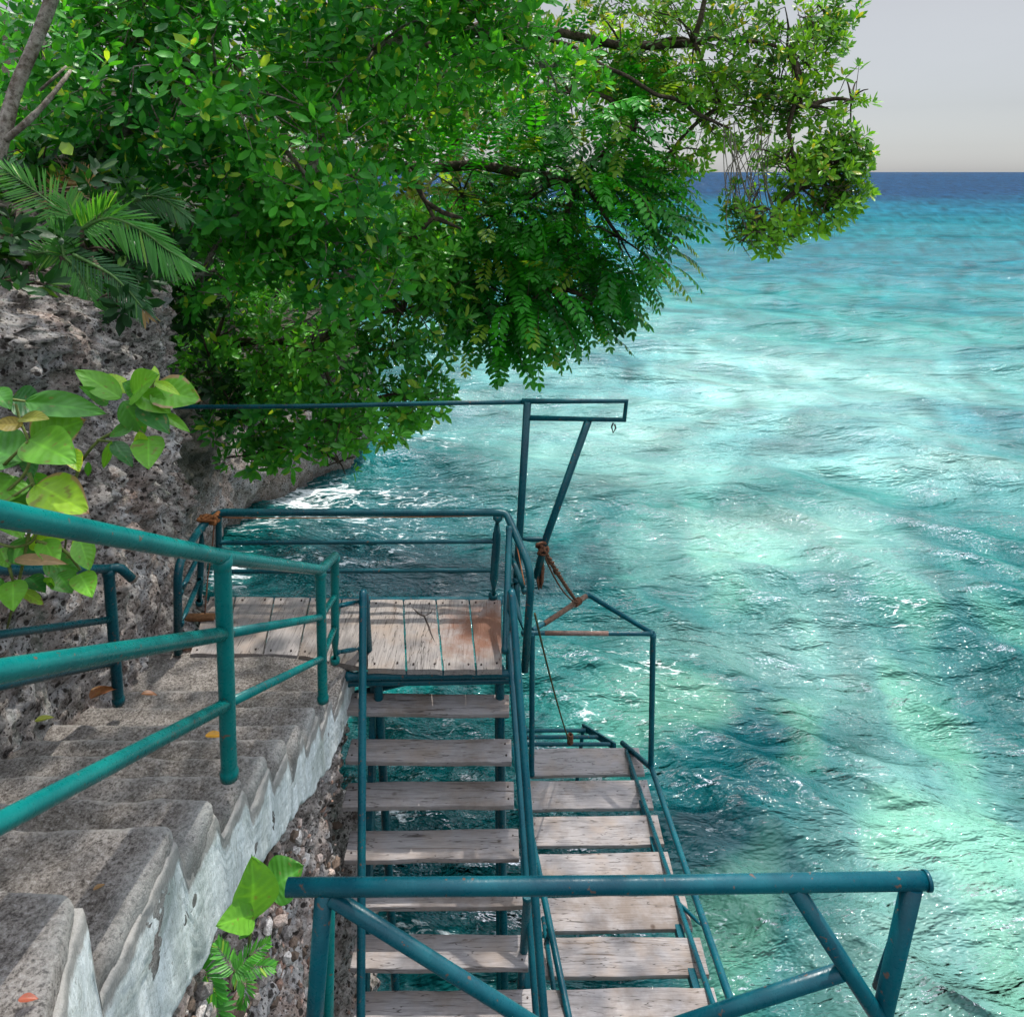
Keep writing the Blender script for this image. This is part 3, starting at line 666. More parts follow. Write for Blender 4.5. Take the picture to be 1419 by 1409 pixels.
# its two handrails
h1 = thing('stair_handrail', 'single blue green pipe handrail on the rock side of the steep board stairs', 'handrail', tuple(PA(503, 1200, .6)), 'handrails of the steep stairs')
top = PA(505, 812, .70); foot = top.copy(); foot.z = PLAT-.13; foot.x += .01
ext = lambda a, b, k: b+(b-a).normalized()*k
b_ = PA(500, 1409, .70)
pipe('rail', [foot, foot.lerp(top, .86), top+Vector((0, -.045, .0)), b_, ext(top, b_, .7)], .0235, PAINT_BLUE, h1, bend=.05)
h2 = thing('stair_handrail', 'double blue green pipe handrail on the sea side of the steep board stairs', 'handrail', tuple(PA(735, 1200, .6)), 'handrails of the steep stairs')
t2 = PA(708, 812, .70); b2 = PA(754, 1409, .70); f2 = t2.copy(); f2.z = PLAT-.13; f2.x -= .01
pipe('rail', [f2, f2.lerp(t2, .88), t2+Vector((.004, -.045, 0)), b2, ext(t2, b2, .6)], .0235, PAINT_BLUE, h2, bend=.05)
t3 = PA(702, 838, .42); b3 = PA(743, 1409, .36); pipe('rail', [t3, b3, ext(t3, b3, .5)], .0185, PAINT_BLUE, h2)
a = PA(731, 1240, .55); pipe('post', [a, Vector((a.x-.04, a.y, a.z-.78))], .024, PAINT_BLUE, h2)
a = t3.lerp(t2, 0); 

# ================================================================= LOWER GANGWAY
YB, ZB = 6.35, -5.77; SB = -.253
def PB(u, v, off=0): return PL(u, v, YB, ZB+off, SB)
gb = thing('gangway', 'lower sloping walkway of pale boards hung by a rope above the green water', 'gangway', (.7, 4.6, -5.4))
BT = [(735, 1036, 884, 1036, 1071), (740, 1080, 896, 1081, 1117), (744, 1128, 911, 1129, 1167), (748, 1180, 928, 1180, 1214), (755, 1240, 950, 1240, 1282), (763, 1298, 970, 1297, 1345), (772, 1368, 991, 1367, 1414), (775, 1445, 1015, 1444, 1490)]
for i, (u, v, u2, v2, v3) in enumerate(BT):
    R_ = PB(u2, v2); L_ = Vector((.17, R_.y-.01, R_.z)); near = PB(u2, v3-7)
    board(gb, 'board', L_, R_, R_.y-near.y, .036, 30+i)
for i in range(8):
    pass
for off, uu in ((-.075, 0),):
    for (xa, xb) in ((.14, .14), (1.18, 1.2)):
        ya, yb = 6.42, 2.2
        flat_bar('stringer', Vector((xa, ya, ZB+(ya-YB)*SB-.09)), Vector((xb, yb, ZB+(yb-YB)*SB-.09)), .05, .07, PAINT_BLUE, gb)
# outer frame rail
c0 = PB(862, 1029, .0); c1 = PB(903, 1064, .03); c2 = PB(1020, 1409, .03)
pipe('side_rail', [c0, c1, c2, ext(c1, c2, 1.1)], .026, PAINT_BLUE, gb)
e1 = PB(868, 1040, .0); e2 = PB(994, 1409, .0); pipe('side_rail', [e1, e2, ext(e1, e2, 1.0)], .019, PAINT_BLUE, gb)
pipe('brace', [PB(930, 1240, -.02), PB(982, 1292, .02)], .014, PAINT_BLUE, gb)
zb = -6.0
for k in range(3):
    a = PZ((738, 738, 738)[k], (1031, 1021, 1012)[k], (-5.86, -5.98, -6.10)[k]); b = PZ((852, 836, 812)[k], (1031, 1021, 1012)[k], (-5.86, -5.98, -6.10)[k])
    a.x = .1; pipe('rung', [a, b], .020, PAINT_BLUE, gb)
flat_bar('ladder_side', PZ(852, 1034, -5.83), PZ(808, 1007, -6.14), .03, .07, PAINT_BLUE, gb)
a = PZ(808, 1009, -6.12); pipe('ladder_leg', [a, Vector((a.x-.1, a.y+.12, -7.7))], .022, PAINT_BLUE, gb)
a = PZ(808, 1009, -6.12); pipe('ladder_leg', [Vector((.15, a.y, a.z)), Vector((.15, a.y+.12, -7.7))], .022, PAINT_BLUE, gb)
# end frame: post and triangle
pb = PB(902, 1062, .03); pt = PY(905, 878, pb.y)
tA = PZ(815, 824, pt.z); tL = PZ(742, 872, pt.z); tL2 = PZ(742, 877, pt.z)
ef = gb
pipe('end_post', [pb, pt], .027, PAINT_BLUE, gb)
pipe('top_bar', [pt, tL2+Vector((-.05, 0, 0))], .021, PAINT_BLUE, gb)
pipe('top_bar', [pt, tA], .024, PAINT_BLUE, gb)
pipe('top_bar', [tA, tL+Vector((-.03, -.02, 0))], .024, RUSTC if False else PAINT_BLUE, gb)
p = PB(742, 1075, .02); p = Vector((tL2.x-.03, pb.y-.1, ZB+(pb.y-.1-YB)*SB)); pipe('end_post', [p, tL2+Vector((-.03, 0, 0))], .026, PAINT_BLUE, gb)
# inner handrails of gangway, seen between the stairs
q1 = Vector((tL2.x-.03, pb.y-.1, tL2.z-.45)); 
hb = thing('gangway_handrail', 'pair of thin blue pipes running down between the two board walkways', 'handrail', tuple(PB(770, 1350, .8)))
s1 = PY(741, 1180, 4.35); s2 = PY(788, 1409, 3.45); pipe('rail', [s1-(s2-s1).normalized()*.8, s2, ext(s1, s2, .8)], .023, PAINT_BLUE, hb)
s3 = PY(757, 1300, 4.0); s4 = PY(773, 1409, 3.5); pipe('rail', [s3-(s4-s3).normalized()*.15, s4, ext(s3, s4, .8)], .017, PAINT_BLUE, hb)
pipe('post', [s3+Vector((.02, 0, .1)), Vector((s3.x+.02, s3.y, -5.3))], .02, PAINT_BLUE, hb)

# ================================================================= LOWER LANDING (below the frame)
ll = thing('lower_landing', 'board landing under the front railing joining the two flights', 'landing', (.4, 2.2, -5.2))
for k in range(10): link('plank', rough_box('plank', -1.0+.25*k, -.76+.25*k, 1.2, 2.9, -5.27, -5.235, .004, .12, .003, 4, k+60), WOOD_Y, ll)
for y in (1.35, 2.75): pipe('beam', [Vector((-1.0, y, -5.31)), Vector((1.5, y, -5.31))], .03, PAINT_BLUE, ll)
for x in (-.9, 1.4): pipe('support_leg', [Vector((x, 1.4, -5.3)), Vector((x, 1.4, -8))], .03, PAINT_BLUE, ll)

# ================================================================= PLATFORM RAILING
pr = thing('platform_railing', 'dark blue pipe guard rail around the back of the plank platform', 'railing', (-.9, 4.9, PLAT))
BR = PZ(683, 829, PLAT); TR = PY(690, 713, BR.y)
BL = PZ(276, 838, PLAT); TL = PY(280, 729, BL.y)
def PRAIL(u, v): return PY(u, v, BR.y)
yF = PZ(247, 907, PLAT).y
FL0 = PZ(247, 905, PLAT); FL1 = PY(246, 782, yF); FL1b = PY(250, 768, yF+.05)
r_ = .026
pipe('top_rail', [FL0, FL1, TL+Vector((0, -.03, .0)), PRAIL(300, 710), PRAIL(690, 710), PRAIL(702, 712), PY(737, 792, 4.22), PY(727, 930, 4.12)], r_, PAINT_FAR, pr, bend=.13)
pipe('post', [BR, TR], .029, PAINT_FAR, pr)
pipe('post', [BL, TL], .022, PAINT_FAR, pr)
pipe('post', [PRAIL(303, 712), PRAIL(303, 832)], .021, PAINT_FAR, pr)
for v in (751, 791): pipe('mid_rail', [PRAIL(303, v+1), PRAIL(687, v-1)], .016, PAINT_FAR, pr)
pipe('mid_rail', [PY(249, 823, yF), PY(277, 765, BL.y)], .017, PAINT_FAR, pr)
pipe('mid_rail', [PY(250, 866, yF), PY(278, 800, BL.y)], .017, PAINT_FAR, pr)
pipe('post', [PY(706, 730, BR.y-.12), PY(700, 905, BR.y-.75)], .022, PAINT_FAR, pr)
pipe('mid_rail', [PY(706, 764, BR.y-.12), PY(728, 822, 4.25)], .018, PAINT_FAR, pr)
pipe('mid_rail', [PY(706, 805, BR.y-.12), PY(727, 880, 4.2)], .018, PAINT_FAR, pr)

# rag and wire on the railing
def rag(name, label, cat, c, size, mat, n=7, seed=0):
    rr = random.Random(seed); tb = Tubes()
    for k in range(n):
        p = [c+Vector((rr.uniform(-1, 1)*size[0], rr.uniform(-1, 1)*size[1], rr.uniform(-1, 1)*size[2])) for _ in range(5)]
        tb.add(p, [.002, .010, .013, .010, .002], 6, True, .02)
    return tag(link(name, tb.mesh(name), mat), label, cat)
rag('rag', 'rust orange strips of rag knotted round the railing corner', 'rag', PY(290, 719, BL.y+.02), (.07, .05, .035), RUSTC, 10, 3)
wi = [PRAIL(303, 716)]
for k in range(1, 20):
    t = k/20; wi.append(PRAIL(303+t*392, 716-3*t+6*t*(1-t))+Vector((0, -.012, 0)))
wi += [PRAIL(699, 713)+Vector((0, -.01, 0)), PY(716, 755, 4.62), PY(727, 810, 4.25)]
tag(link('wire', Tubes().add(wi, .0042, 6).mesh('wire'), WIRE), 'thin orange wire strung under the top rail of the platform', 'wire')
tag(link('tie_cord', Tubes().add([PY(297, 724, BL.y), PY(294, 760, BL.y-.02), PY(288, 800, BL.y-.1), PY(284, 850, BL.y-.3)], .005, 6).mesh('tie_cord'), ROPE), 'brown cord hanging from the rag beside the platform corner post', 'cord')

# ================================================================= DAVIT FRAME
YD = 4.95
dv = thing('davit_crane', 'tall dark blue steel hoist frame with a square arm reaching over the sea', 'hoist', (0, YD, PLAT))
def D(u, v): return PY(u, v, YD)
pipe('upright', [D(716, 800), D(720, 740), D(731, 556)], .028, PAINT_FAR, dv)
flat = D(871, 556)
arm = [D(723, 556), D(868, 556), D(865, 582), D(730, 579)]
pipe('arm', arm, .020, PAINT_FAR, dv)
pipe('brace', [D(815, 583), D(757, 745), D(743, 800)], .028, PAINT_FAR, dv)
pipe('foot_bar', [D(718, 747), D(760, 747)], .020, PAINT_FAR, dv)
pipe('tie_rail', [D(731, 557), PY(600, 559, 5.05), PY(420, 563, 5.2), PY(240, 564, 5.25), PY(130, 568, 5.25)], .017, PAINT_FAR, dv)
a = PZ(722, 800, PLAT-.15); pipe('upright_foot', [D(716, 800), Vector((D(716, 800).x, YD-.1, PLAT-.3))], .028, PAINT_FAR, dv)
hk = D(850, 586); pipe('hook', [hk, hk+Vector((-.012, 0, -.03)), hk+Vector((0, 0, -.075)), hk+Vector((.018, 0, -.04)), hk+Vector((.01, 0, -.01))], .006, DARKM, dv, seg=8)

# ropes
rp = thing('hoist_rope', 'thick brown rope knotted on the hoist frame and tied down to the gangway frame', 'rope', tuple(D(750, 760)))
kt = Tubes(); c = D(751, 757)
for k in range(7):
    rr = random.Random(k+20); pts = []
    ax = Vector((rr.uniform(-1, 1), rr.uniform(-1, 1), rr.uniform(-1, 1))).normalized(); e1_ = ax.orthogonal().normalized(); e2_ = ax.cross(e1_)
    cc = c+Vector((rr.uniform(-.012, .012), -.02, rr.uniform(-.03, .03)))
    for q in range(13):
        an = q/12*6.28; pts.append(cc+(e1_*math.cos(an)+e2_*math.sin(an))*.036)
    kt.add(pts, .011, 7)
link('knot', kt.mesh('knot'), ROPE, rp)
def twisted(a, b, r, n=30, sag=0, lumps=0):
    tb = Tubes()
    for ph in (0, 2.1, 4.2):
        pts = []
        for k in range(n+1):
            t = k/n; p = a.lerp(b, t)+Vector((0, 0, -sag*4*t*(1-t))); an = ph+t*n*.9; rad = r*.6*(1+(lumps*max(0, math.sin(t*40))**3 if t < .45 else 0))
            pts.append(p+Vector((math.cos(an)*rad, math.sin(an)*rad*.5, math.sin(an)*rad*.5)))
        tb.add(pts, r*.62, 6)
    return tb
e = tA.lerp(tL, .22)
link('strand', twisted(c, e, .016, 44, .02, 1.6).mesh('strand'), ROPE, rp)
link('strand', twisted(c+Vector((0, 0, -.03)), e+Vector((.01, -.01, 0)), .007, 30, .10).mesh('strand'), ROPE, rp)
lp = Tubes()
for k in range(5):
    cc = e+(tL-tA).normalized()*(k*.018-.03); ax = (tL-tA).normalized(); e1_ = ax.orthogonal().normalized(); e2_ = ax.cross(e1_)
    lp.add([cc+(e1_*math.cos(q/10*6.28)+e2_*math.sin(q/10*6.28))*.032 for q in range(11)], .009, 6)
link('lashing', lp.mesh('lashing'), ROPE, rp)
tail = Tubes()
for k in range(6):
    rr = random.Random(k+50); p = c.copy(); pts = [p]
    for q in range(6):
        p = p+Vector((rr.uniform(-.012, .010)-.002, rr.uniform(-.01, .01), -.045-rr.uniform(0, .02))); pts.append(p)
    tail.add(pts, [.010, .012, .010, .012, .013, .010, .004], 6)
link('frayed_end', tail.mesh('frayed_end'), ROPE, rp)
wr = Tubes(); A_, B_ = tA, tL
bot = PZ(790, 1031, -5.82)
th_ = thing('thin_line', 'thin greenish line running from the stair railing down to the last gangway rung', 'cord', tuple(bot))
l0 = PY(741, 850, 4.3); pts = [l0.lerp(bot, k/14)+Vector((0, 0, -.12*4*(k/14)*(1-k/14)*.5)) for k in range(15)]
link('line', Tubes().add(pts, .0075, 6).mesh('line'), ROPE_G, th_)
kk = Tubes()
for k in range(6):
    cc = bot+Vector((0, 0, .02+.018*k)); kk.add([cc+Vector((math.cos(q/8*6.28)*.024, math.sin(q/8*6.28)*.024, 0)) for q in range(9)], .010, 6)
link('knot', kk.mesh('knot'), ROPE, th_)
tag(link('rust_sleeve', Tubes().add([tA.lerp(tL, .03), tA.lerp(tL, .85)], .0258, 12).mesh('rust_sleeve'), plain('rusted_pipe', (.20, .12, .085), .8, .3, .45), gb))
link('rust_sleeve', Tubes().add([tL2.lerp(pt, .08), tL2.lerp(pt, .62)], .0222, 12).mesh('rust_sleeve'), plain('rusted_bar', (.24, .15, .12), .8, .3, .45), gb)

# ================================================================= NEAR HANDRAIL ON THE CONCRETE STAIRS
nr = thing('handrail', 'glossy teal green pipe handrail with three rails on the sea side of the concrete steps', 'handrail', (-1.03, 2.2, -2.1))
xn = -1.03
pb1 = PX(317, 1068, xn); pt1 = PY(308, 772, pb1.y)
pb2 = PX(447, 965, xn); pt2 = PY(444, 791, pb2.y)
pb3 = PX(464, 912, -1.06); pt3 = PY(464, 771, pb3.y)
def NX(u, v, x=xn): return PX(u, v, x)
pipe('post', [pb1+Vector((0, 0, -.03)), pt1], .0285, PAINT_NEAR, nr, seg=18)
pipe('post', [pb2+Vector((0, 0, -.03)), pt2], .0265, PAINT_NEAR, nr, seg=18)
pipe('post', [pb3+Vector((0, 0, -.03)), pt3], .0245, PAINT_NEAR, nr, seg=18)
def back(p, q, k): return p+(p-q).normalized()*k
t0 = NX(0, 712, -1.0)
pipe('top_rail', [back(t0, pt1, .8), t0, pt1, pt2+Vector((0, 0, .005)), pt3+Vector((0, 0, .002))], .0262, PAINT_NEAR, nr, seg=18)
# middle rail
m1 = PY(311, 878, pb1.y); m2 = PY(445, 855, pb2.y); m3 = PY(464, 825, pb3.y); m0 = NX(0, 930, -1.0)
pipe('mid_rail', [back(m0, m1, .7), m0, m1], .0245, PAINT_NEAR, nr, seg=18); pipe('mid_rail', [m1, m2, m3], .0175, PAINT_NEAR, nr, seg=14)
l1 = PY(315, 975, pb1.y); l2 = PY(446, 912, pb2.y); l3 = PY(464, 868, pb3.y); l0 = NX(0, 1140, -1.0)
pipe('low_rail', [back(l0, l1, .6), l0, l1], .0225, PAINT_NEAR, nr, seg=18); pipe('low_rail', [l1, l2, l3], .0175, PAINT_NEAR, nr, seg=14)
pipe('end_stub', [PY(466, 840, pb3.y), PA(501, 833, .55)], .014, PAINT_BLUE, nr); pipe('end_stub', [PY(466, 904, pb3.y), PA(501, 898, .30)], .014, PAINT_BLUE, nr)
# front post outside the frame, behind the camera side
bp = back(t0, pt1, .8); pipe('post', [Vector((bp.x, bp.y+.1, bp.z-.02)), Vector((bp.x, bp.y+.1, -1.66))], .028, PAINT_NEAR, nr)

wl = thing('wall_handrail', 'teal pipe handrail with a bent end standing against the rock on the wall side', 'handrail', (-2.0, 3.0, -2.5))
wb = PX(163, 963, -2.0); wt = PY(150, 788, wb.y)
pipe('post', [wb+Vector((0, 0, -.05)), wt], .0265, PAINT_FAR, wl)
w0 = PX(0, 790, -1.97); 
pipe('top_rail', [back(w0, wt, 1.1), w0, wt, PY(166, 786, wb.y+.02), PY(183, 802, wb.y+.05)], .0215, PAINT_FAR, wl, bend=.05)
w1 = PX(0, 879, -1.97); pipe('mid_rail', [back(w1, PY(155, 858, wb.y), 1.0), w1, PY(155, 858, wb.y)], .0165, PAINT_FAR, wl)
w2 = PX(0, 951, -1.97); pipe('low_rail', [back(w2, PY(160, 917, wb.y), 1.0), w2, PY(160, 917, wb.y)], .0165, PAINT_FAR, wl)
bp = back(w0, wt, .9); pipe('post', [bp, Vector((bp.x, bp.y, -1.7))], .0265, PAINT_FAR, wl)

# ================================================================= FRONT RAILING
yf = 1.75
fg = thing('front_railing', 'blue pipe guard frame crossing the foreground above both board walkways', 'railing', (.3, yf, -2.1))
def Fp(u, v, dy=0): return PY(u, v, yf+dy)
pipe('top_rail', [Fp(398, 1229), Fp(650, 1228), Fp(900, 1226), Fp(1284, 1220)], .0250, PAINT_BLUE, fg, seg=20)
cap = Fp(1284, 1220); pipe('end_cap', [cap+Vector((-.005, 0, 0)), cap+Vector((.006, 0, 0))], .028, PAINT_BLUE, fg, seg=20)
a = Fp(1264, 1224); b = Fp(1222, 1409, .02); pipe('post', [a, b, ext(a, b, 2.2)], .030, PAINT_BLUE, fg, seg=20)
a = Fp(1262, 1232, .10); b = Fp(1220, 1352, .12); pipe('back_post', [a, b, ext(a, b, .05)], .014, PAINT_BLUE, fg)
a = Fp(1099, 1226); b = Fp(1217, 1409, .0); pipe('brace', [a, b, ext(a, b, .3)], .0255, PAINT_BLUE, fg, seg=20)
a = Fp(1166, 1346); b = Fp(965, 1412, .1); pipe('cross_bar', [a, b, ext(a, b, .6)], .024, PAINT_BLUE, fg, seg=20)
a = Fp(449, 1232); b = Fp(436, 1409, .0); pipe('post', [a, b, ext(a, b, 2.4)], .0265, PAINT_BLUE, fg, seg=20)
a = Fp(456, 1236, .06); b = Fp(454, 1409, .07); pipe('back_post', [a, b, ext(a, b, 2.2)], .019, PAINT_NEAR, fg)
a = Fp(455, 1240); b = Fp(724, 1409, .08); pipe('brace', [a, b, ext(a, b, .5)], .0235, PAINT_BLUE, fg, seg=20)

# ================================================================= FOLIAGE
TEMPL = np.array([(0, 0, 0), (.30, .42, 0), (.70, .44, 0), (1, 0, 0), (.30, -.42, 0), (.70, -.44, 0), (.32, 0, -.10), (.70, 0, -.10)], float)
TF = [(0, 6, 1), (1, 6, 7, 2), (2, 7, 3), (0, 4, 6), (4, 5, 7, 6), (5, 3, 7)]
TFlat = np.array([i for f in TF for i in f]); TS = np.array([len(f) for f in TF])
class Leaves:
    def __init__(s): s.b = []; s.d = []; s.n = []; s.l = []; s.w = []; s.c = []
    def add(s, base, d, n, L, w, col): s.b.append(tuple(base)); s.d.append(tuple(d)); s.n.append(tuple(n)); s.l.append(L); s.w.append(w); s.c.append(col)
    def mesh(s, name, droop=.12, template=None):
        B = np.array(s.b); D = np.array(s.d); N = np.array(s.n); L = np.array(s.l); W = np.array(s.w); C = np.array(s.c)
        D /= np.linalg.norm(D, axis=1, keepdims=True)+1e-9
        N = N-D*np.sum(N*D, 1, keepdims=True); N /= np.linalg.norm(N, axis=1, keepdims=True)+1e-9
        S = np.cross(N, D)
        T = TEMPL; k = len(T)
        V = (B[:, None]+D[:, None]*(T[None, :, 0:1]*L[:, None, None])+S[:, None]*(T[None, :, 1:2]*W[:, None, None])
             + N[:, None]*((T[None, :, 2:3]*W[:, None, None])-droop*L[:, None, None]*T[None, :, 0:1]**2))
        n = len(B); idx = (TFlat[None]+np.arange(n)[:, None]*k).ravel(); sz = np.tile(TS, n)
        col = np.repeat(np.concatenate([C, np.ones((n, 1))], 1), k, 0)
        return np_mesh(name, V.reshape(-1, 3), idx, sz, True, {'tint': col})
def rv(): 
    v = rng.normal(size=3); return v/np.linalg.norm(v)
CAM = np.zeros(3)
def pal(p, hues, patch=None):
    """leaf colour: kind of leaf, age and a slow drift through the crown"""
    t = .5+.9*mn.noise(Vector(p)*.9)+rng.normal(0, .22); t = min(1, max(0, t))
    a, b, c = hues; col = np.array(a)*(1-t)+np.array(b)*t
    if rng.random() < .055: col = np.array(c)
    return col*rng.uniform(.8, 1.2)
def rosette(LV, p, axis, L, hues, n=7, wid=.42, spread=(.45, 1.25), var=.25):
    axis = axis/np.linalg.norm(axis); e1 = np.cross(axis, (0.1, .3, 1)); e1 /= np.linalg.norm(e1)+1e-9; e2 = np.cross(axis, e1); ph = rng.uniform(0, 6.28)
    for k in range(n):
        an = ph+k*2.399; el = spread[0]+(spread[1]-spread[0])*(k+.5)/n
        d = axis*math.cos(el)+(e1*math.cos(an)+e2*math.sin(an))*math.sin(el)+rng.normal(0, .12, 3)
        nn = axis*math.sin(el)-(e1*math.cos(an)+e2*math.sin(an))*math.cos(el)+rng.normal(0, .18, 3)
        ll = L*rng.uniform(1-var, 1+var)*(.65+.35*(k+1)/n)
        b = p+axis*(-.06*L*k)+d*L*.12
        LV.add(b, d, nn, ll, ll*wid*rng.uniform(.85, 1.15), pal(p, hues))
def pinnate(LV, TB, p, axis, L, hues, pairs=8, leaf=.1, droop=.5, wid=.36, stalk=True):
    axis = axis/np.linalg.norm(axis); side = np.cross(axis, (0, 0, 1)); side /= np.linalg.norm(side)+1e-9
    pts = [Vector(p)]; cur = np.array(p); d = axis.copy(); col = pal(p, hues)
    side = side+rng.normal(0, .25, 3)
    for k in range(pairs):
        d = d+np.array((0, 0, -droop/pairs)); d /= np.linalg.norm(d); cur = cur+d*L/pairs; pts.append(Vector(cur))
        s = side-d*np.dot(side, d); s /= np.linalg.norm(s)+1e-9; up = np.cross(s, d); up = up*(1 if up[2] > 0 else -1)
        sc = leaf*(1-.35*abs((k+.5)/pairs-.45)*1.6)
        for sg in (-1, 1):
            dd = s*sg*.9+d*.62-up*.22+rng.normal(0, .06, 3)
            LV.add(cur, dd, up+rng.normal(0, .12, 3), sc*rng.uniform(.9, 1.1), sc*wid, col*rng.uniform(.85, 1.15))
    LV.add(cur, d, up, leaf*.8, leaf*wid, col)
    if stalk and TB is not None: TB.add(pts[::2]+[pts[-1]], [.004]*(len(pts[::2]))+[.002], 4, False)
def limb(TB, a, b, r0, r1, wob=.12, n=6, seg=7):
    a = Vector(a); b = Vector(b); L = (b-a).length; pts = []; rs = []
    for k in range(n+1):
        t = k/n; o = mn.noise_vector((a+(b-a)*t)*1.3+Vector((7, 2, 5)))*wob*L*math.sin(math.pi*t)
        pts.append(a.lerp(b, t)+o+Vector((0, 0, .10*L*math.sin(math.pi*t)))); rs.append(r0+(r1-r0)*t)
    TB.add(pts, rs, seg, False); return pts
def crown(name, label, cat, blobs, root, kind, hues, L, dens, bark, leafmat=None, thr=-.12, group=None, twig=.25, n_leaf=7, wid=.42, trunk_r=.09, extra=None):
    """blobs: (u, v, distance, ru px, rv px, depth m, weight). clusters sit on many small twigs inside the blobs"""
    T = thing(name, label, cat, tuple(root), group)
    LV = Leaves(); TB = Tubes(); root = Vector(root); cents = []
    hub = None
    for bi, bl in enumerate(blobs):
        if bl[0] == 'W': cents.append((np.array(bl[1:4], float), bl[4], bl[5], bl[6], bl[7])); continue
        u, v, d, ru, rv_, dep, w = bl
        c = np.array(PD(u, v, d)); rx = ru/F*d; rz = rv_/F*d
        cents.append((c, rx, dep, rz, w))
    hub = Vector(cents[0][0])
    limb(TB, root, hub, trunk_r, trunk_r*.6, .10, 9, 9)
    for ci, (c, rx, ry, rz, w) in enumerate(cents):
        if ci: 
            src = min([Vector(q[0]) for q in cents[:ci]], key=lambda q: (q-Vector(c)).length)
            limb(TB, src, c, trunk_r*.42, trunk_r*.22, .14, 6, 6)
        N = int(dens*w*(rx*rz+rx*ry+ry*rz)/3*4)
        sub = [c+rv()*np.array((rx, ry, rz))*rng.uniform(.45, .9) for _ in range(7)]
        for s_ in sub: limb(TB, c, s_, trunk_r*.18, .006, .15, 4, 5)
        for _ in range(N):
            q = rv()*rng.random()**.38; off = q*np.array((rx, ry, rz)); p = c+off
            if mn.fractal(Vector(p)*1.55/max(.5, 1), .9, 2, 3) < thr+.0: continue
            out = off/np.array((rx, ry, rz))**1.2; out /= np.linalg.norm(out)+1e-9
            toc = (CAM-p)/np.linalg.norm(CAM-p)
            ax = out*.7+np.array((0, 0, .55))+toc*.35+rng.normal(0, .35, 3)
            ll = L*rng.uniform(.8, 1.2)
            if kind == 'rosette': rosette(LV, p, ax, ll, hues, n_leaf, wid)
            elif kind == 'pinnate':
                ax = out*.9+np.array((.35, -.25, .15))+rng.normal(0, .3, 3); pinnate(LV, TB if rng.random() < .4 else None, p, ax, ll*3.6, hues, 7, ll, .9, wid)
            if rng.random() < twig:
                s_ = sub[rng.integers(7)]; o = p+(s_-p)*min(1, .35/max(.05, np.linalg.norm(s_-p)))
                TB.add([Vector(o), Vector((o+p)/2)+Vector(rng.normal(0, .015, 3)), Vector(p)], [.006, .0045, .003], 4, False)
    if extra: extra(LV, TB)
    link('trunk', TB.mesh('trunk'), bark, T)
    link('crown', LV.mesh('crown'), leafmat or LEAF, T)
    print(name, 'leaves', len(LV.b))
    return T
G1 = ((.016, .17, .024), (.095, .43, .040), (.38, .56, .06))
G2 = ((.030, .20, .034), (.13, .44, .05), (.34, .50, .06))
G3 = ((.006, .12, .012), (.050, .37, .012), (.20, .34, .03))
G4 = ((.045, .18, .022), (.19, .42, .026), (.44, .42, .06))
G5 = ((.07, .15, .015), (.20, .27, .03), (.38, .30, .10))
crown('broadleaf_tree', 'large round leaved tree filling the upper left above the grey rock', 'tree',
      [(300, 130, 6.3, 190, 150, 1.1, 1), (430, 250, 6.6, 140, 130, 1.0, 1), (190, 60, 6.6, 170, 110, 1.0, 1), (520, 70, 6.9, 160, 110, 1.0, 1), (340, 290, 6.6, 130, 110, .9, 1), (160, 200, 6.4, 130, 120, .8, .9),
       (70, 120, 7.2, 130, 140, .9, .9), (680, 50, 7.2, 120, 75, .8, .8), (480, 380, 7.0, 100, 80, .7, .9), (280, 380, 6.6, 90, 60, .6, .9), (350, -80, 6.6, 420, 120, 1.2, .8), (760, 95, 7.4, 90, 60, .6, .7), (30, 260, 6.6, 90, 80, .7, .8), ('W', -1.6, 6.9, 2.9, 1.6, 1.4, .6, .5), ('W', -.4, 5.3, 2.6, 1.4, 1.1, .45, .5), ('W', -2.2, 4.6, 2.4, 1.2, 1.2, .5, .5), ('W', -.8, 4.1, 2.8, 1.3, 1.1, .45, .5), ('W', .6, 3.4, 2.7, 1.2, 1.1, .45, .45), ('W', -1.6, 2.6, 2.6, 1.2, 1.1, .45, .5), (600, -20, 7.0, 170, 70, .8, 1), (480, 20, 7.3, 120, 60, .7, 1), (250, 10, 7.2, 150, 60, .7, .9), (325, 80, 8.0, 80, 60, .5, 1.1), (395, 220, 8.2, 80, 60, .5, 1.1), (600, 120, 8.3, 110, 70, .6, 1), (540, 190, 8.0, 70, 60, .5, 1)],
      (-4.6, 6.4, -.6), 'rosette', G1, .14, 130, BARK, twig=.3, n_leaf=6, wid=.44, trunk_r=.10)
crown('seaside_shrub', 'small leaved bush hanging over the cliff foot behind the thin blue rail', 'shrub',
      [(430, 480, 8.6, 150, 90, 1.0, 1), (560, 430, 8.8, 105, 95, .9, 1), (350, 560, 8.6, 80, 60, .8, 1), (480, 575, 8.6, 110, 50, .8, 1), (590, 350, 9.0, 80, 70, .8, 1), (300, 470, 8.4, 65, 80, .8, .9),
       (410, 620, 8.6, 55, 25, .5, .8), (470, 640, 8.6, 28, 24, .3, .9), (575, 545, 8.8, 55, 45, .5, .9), (345, 635, 8.5, 45, 20, .4, .8), (330, 400, 8.6, 90, 60, .7, .9), (500, 330, 9.0, 110, 60, .8, .9)],
      (-4.9, 8.6, -2.6), 'rosette', G2, .145, 115, BARK_D, thr=-.22, twig=.35, n_leaf=7, wid=.40, trunk_r=.07)
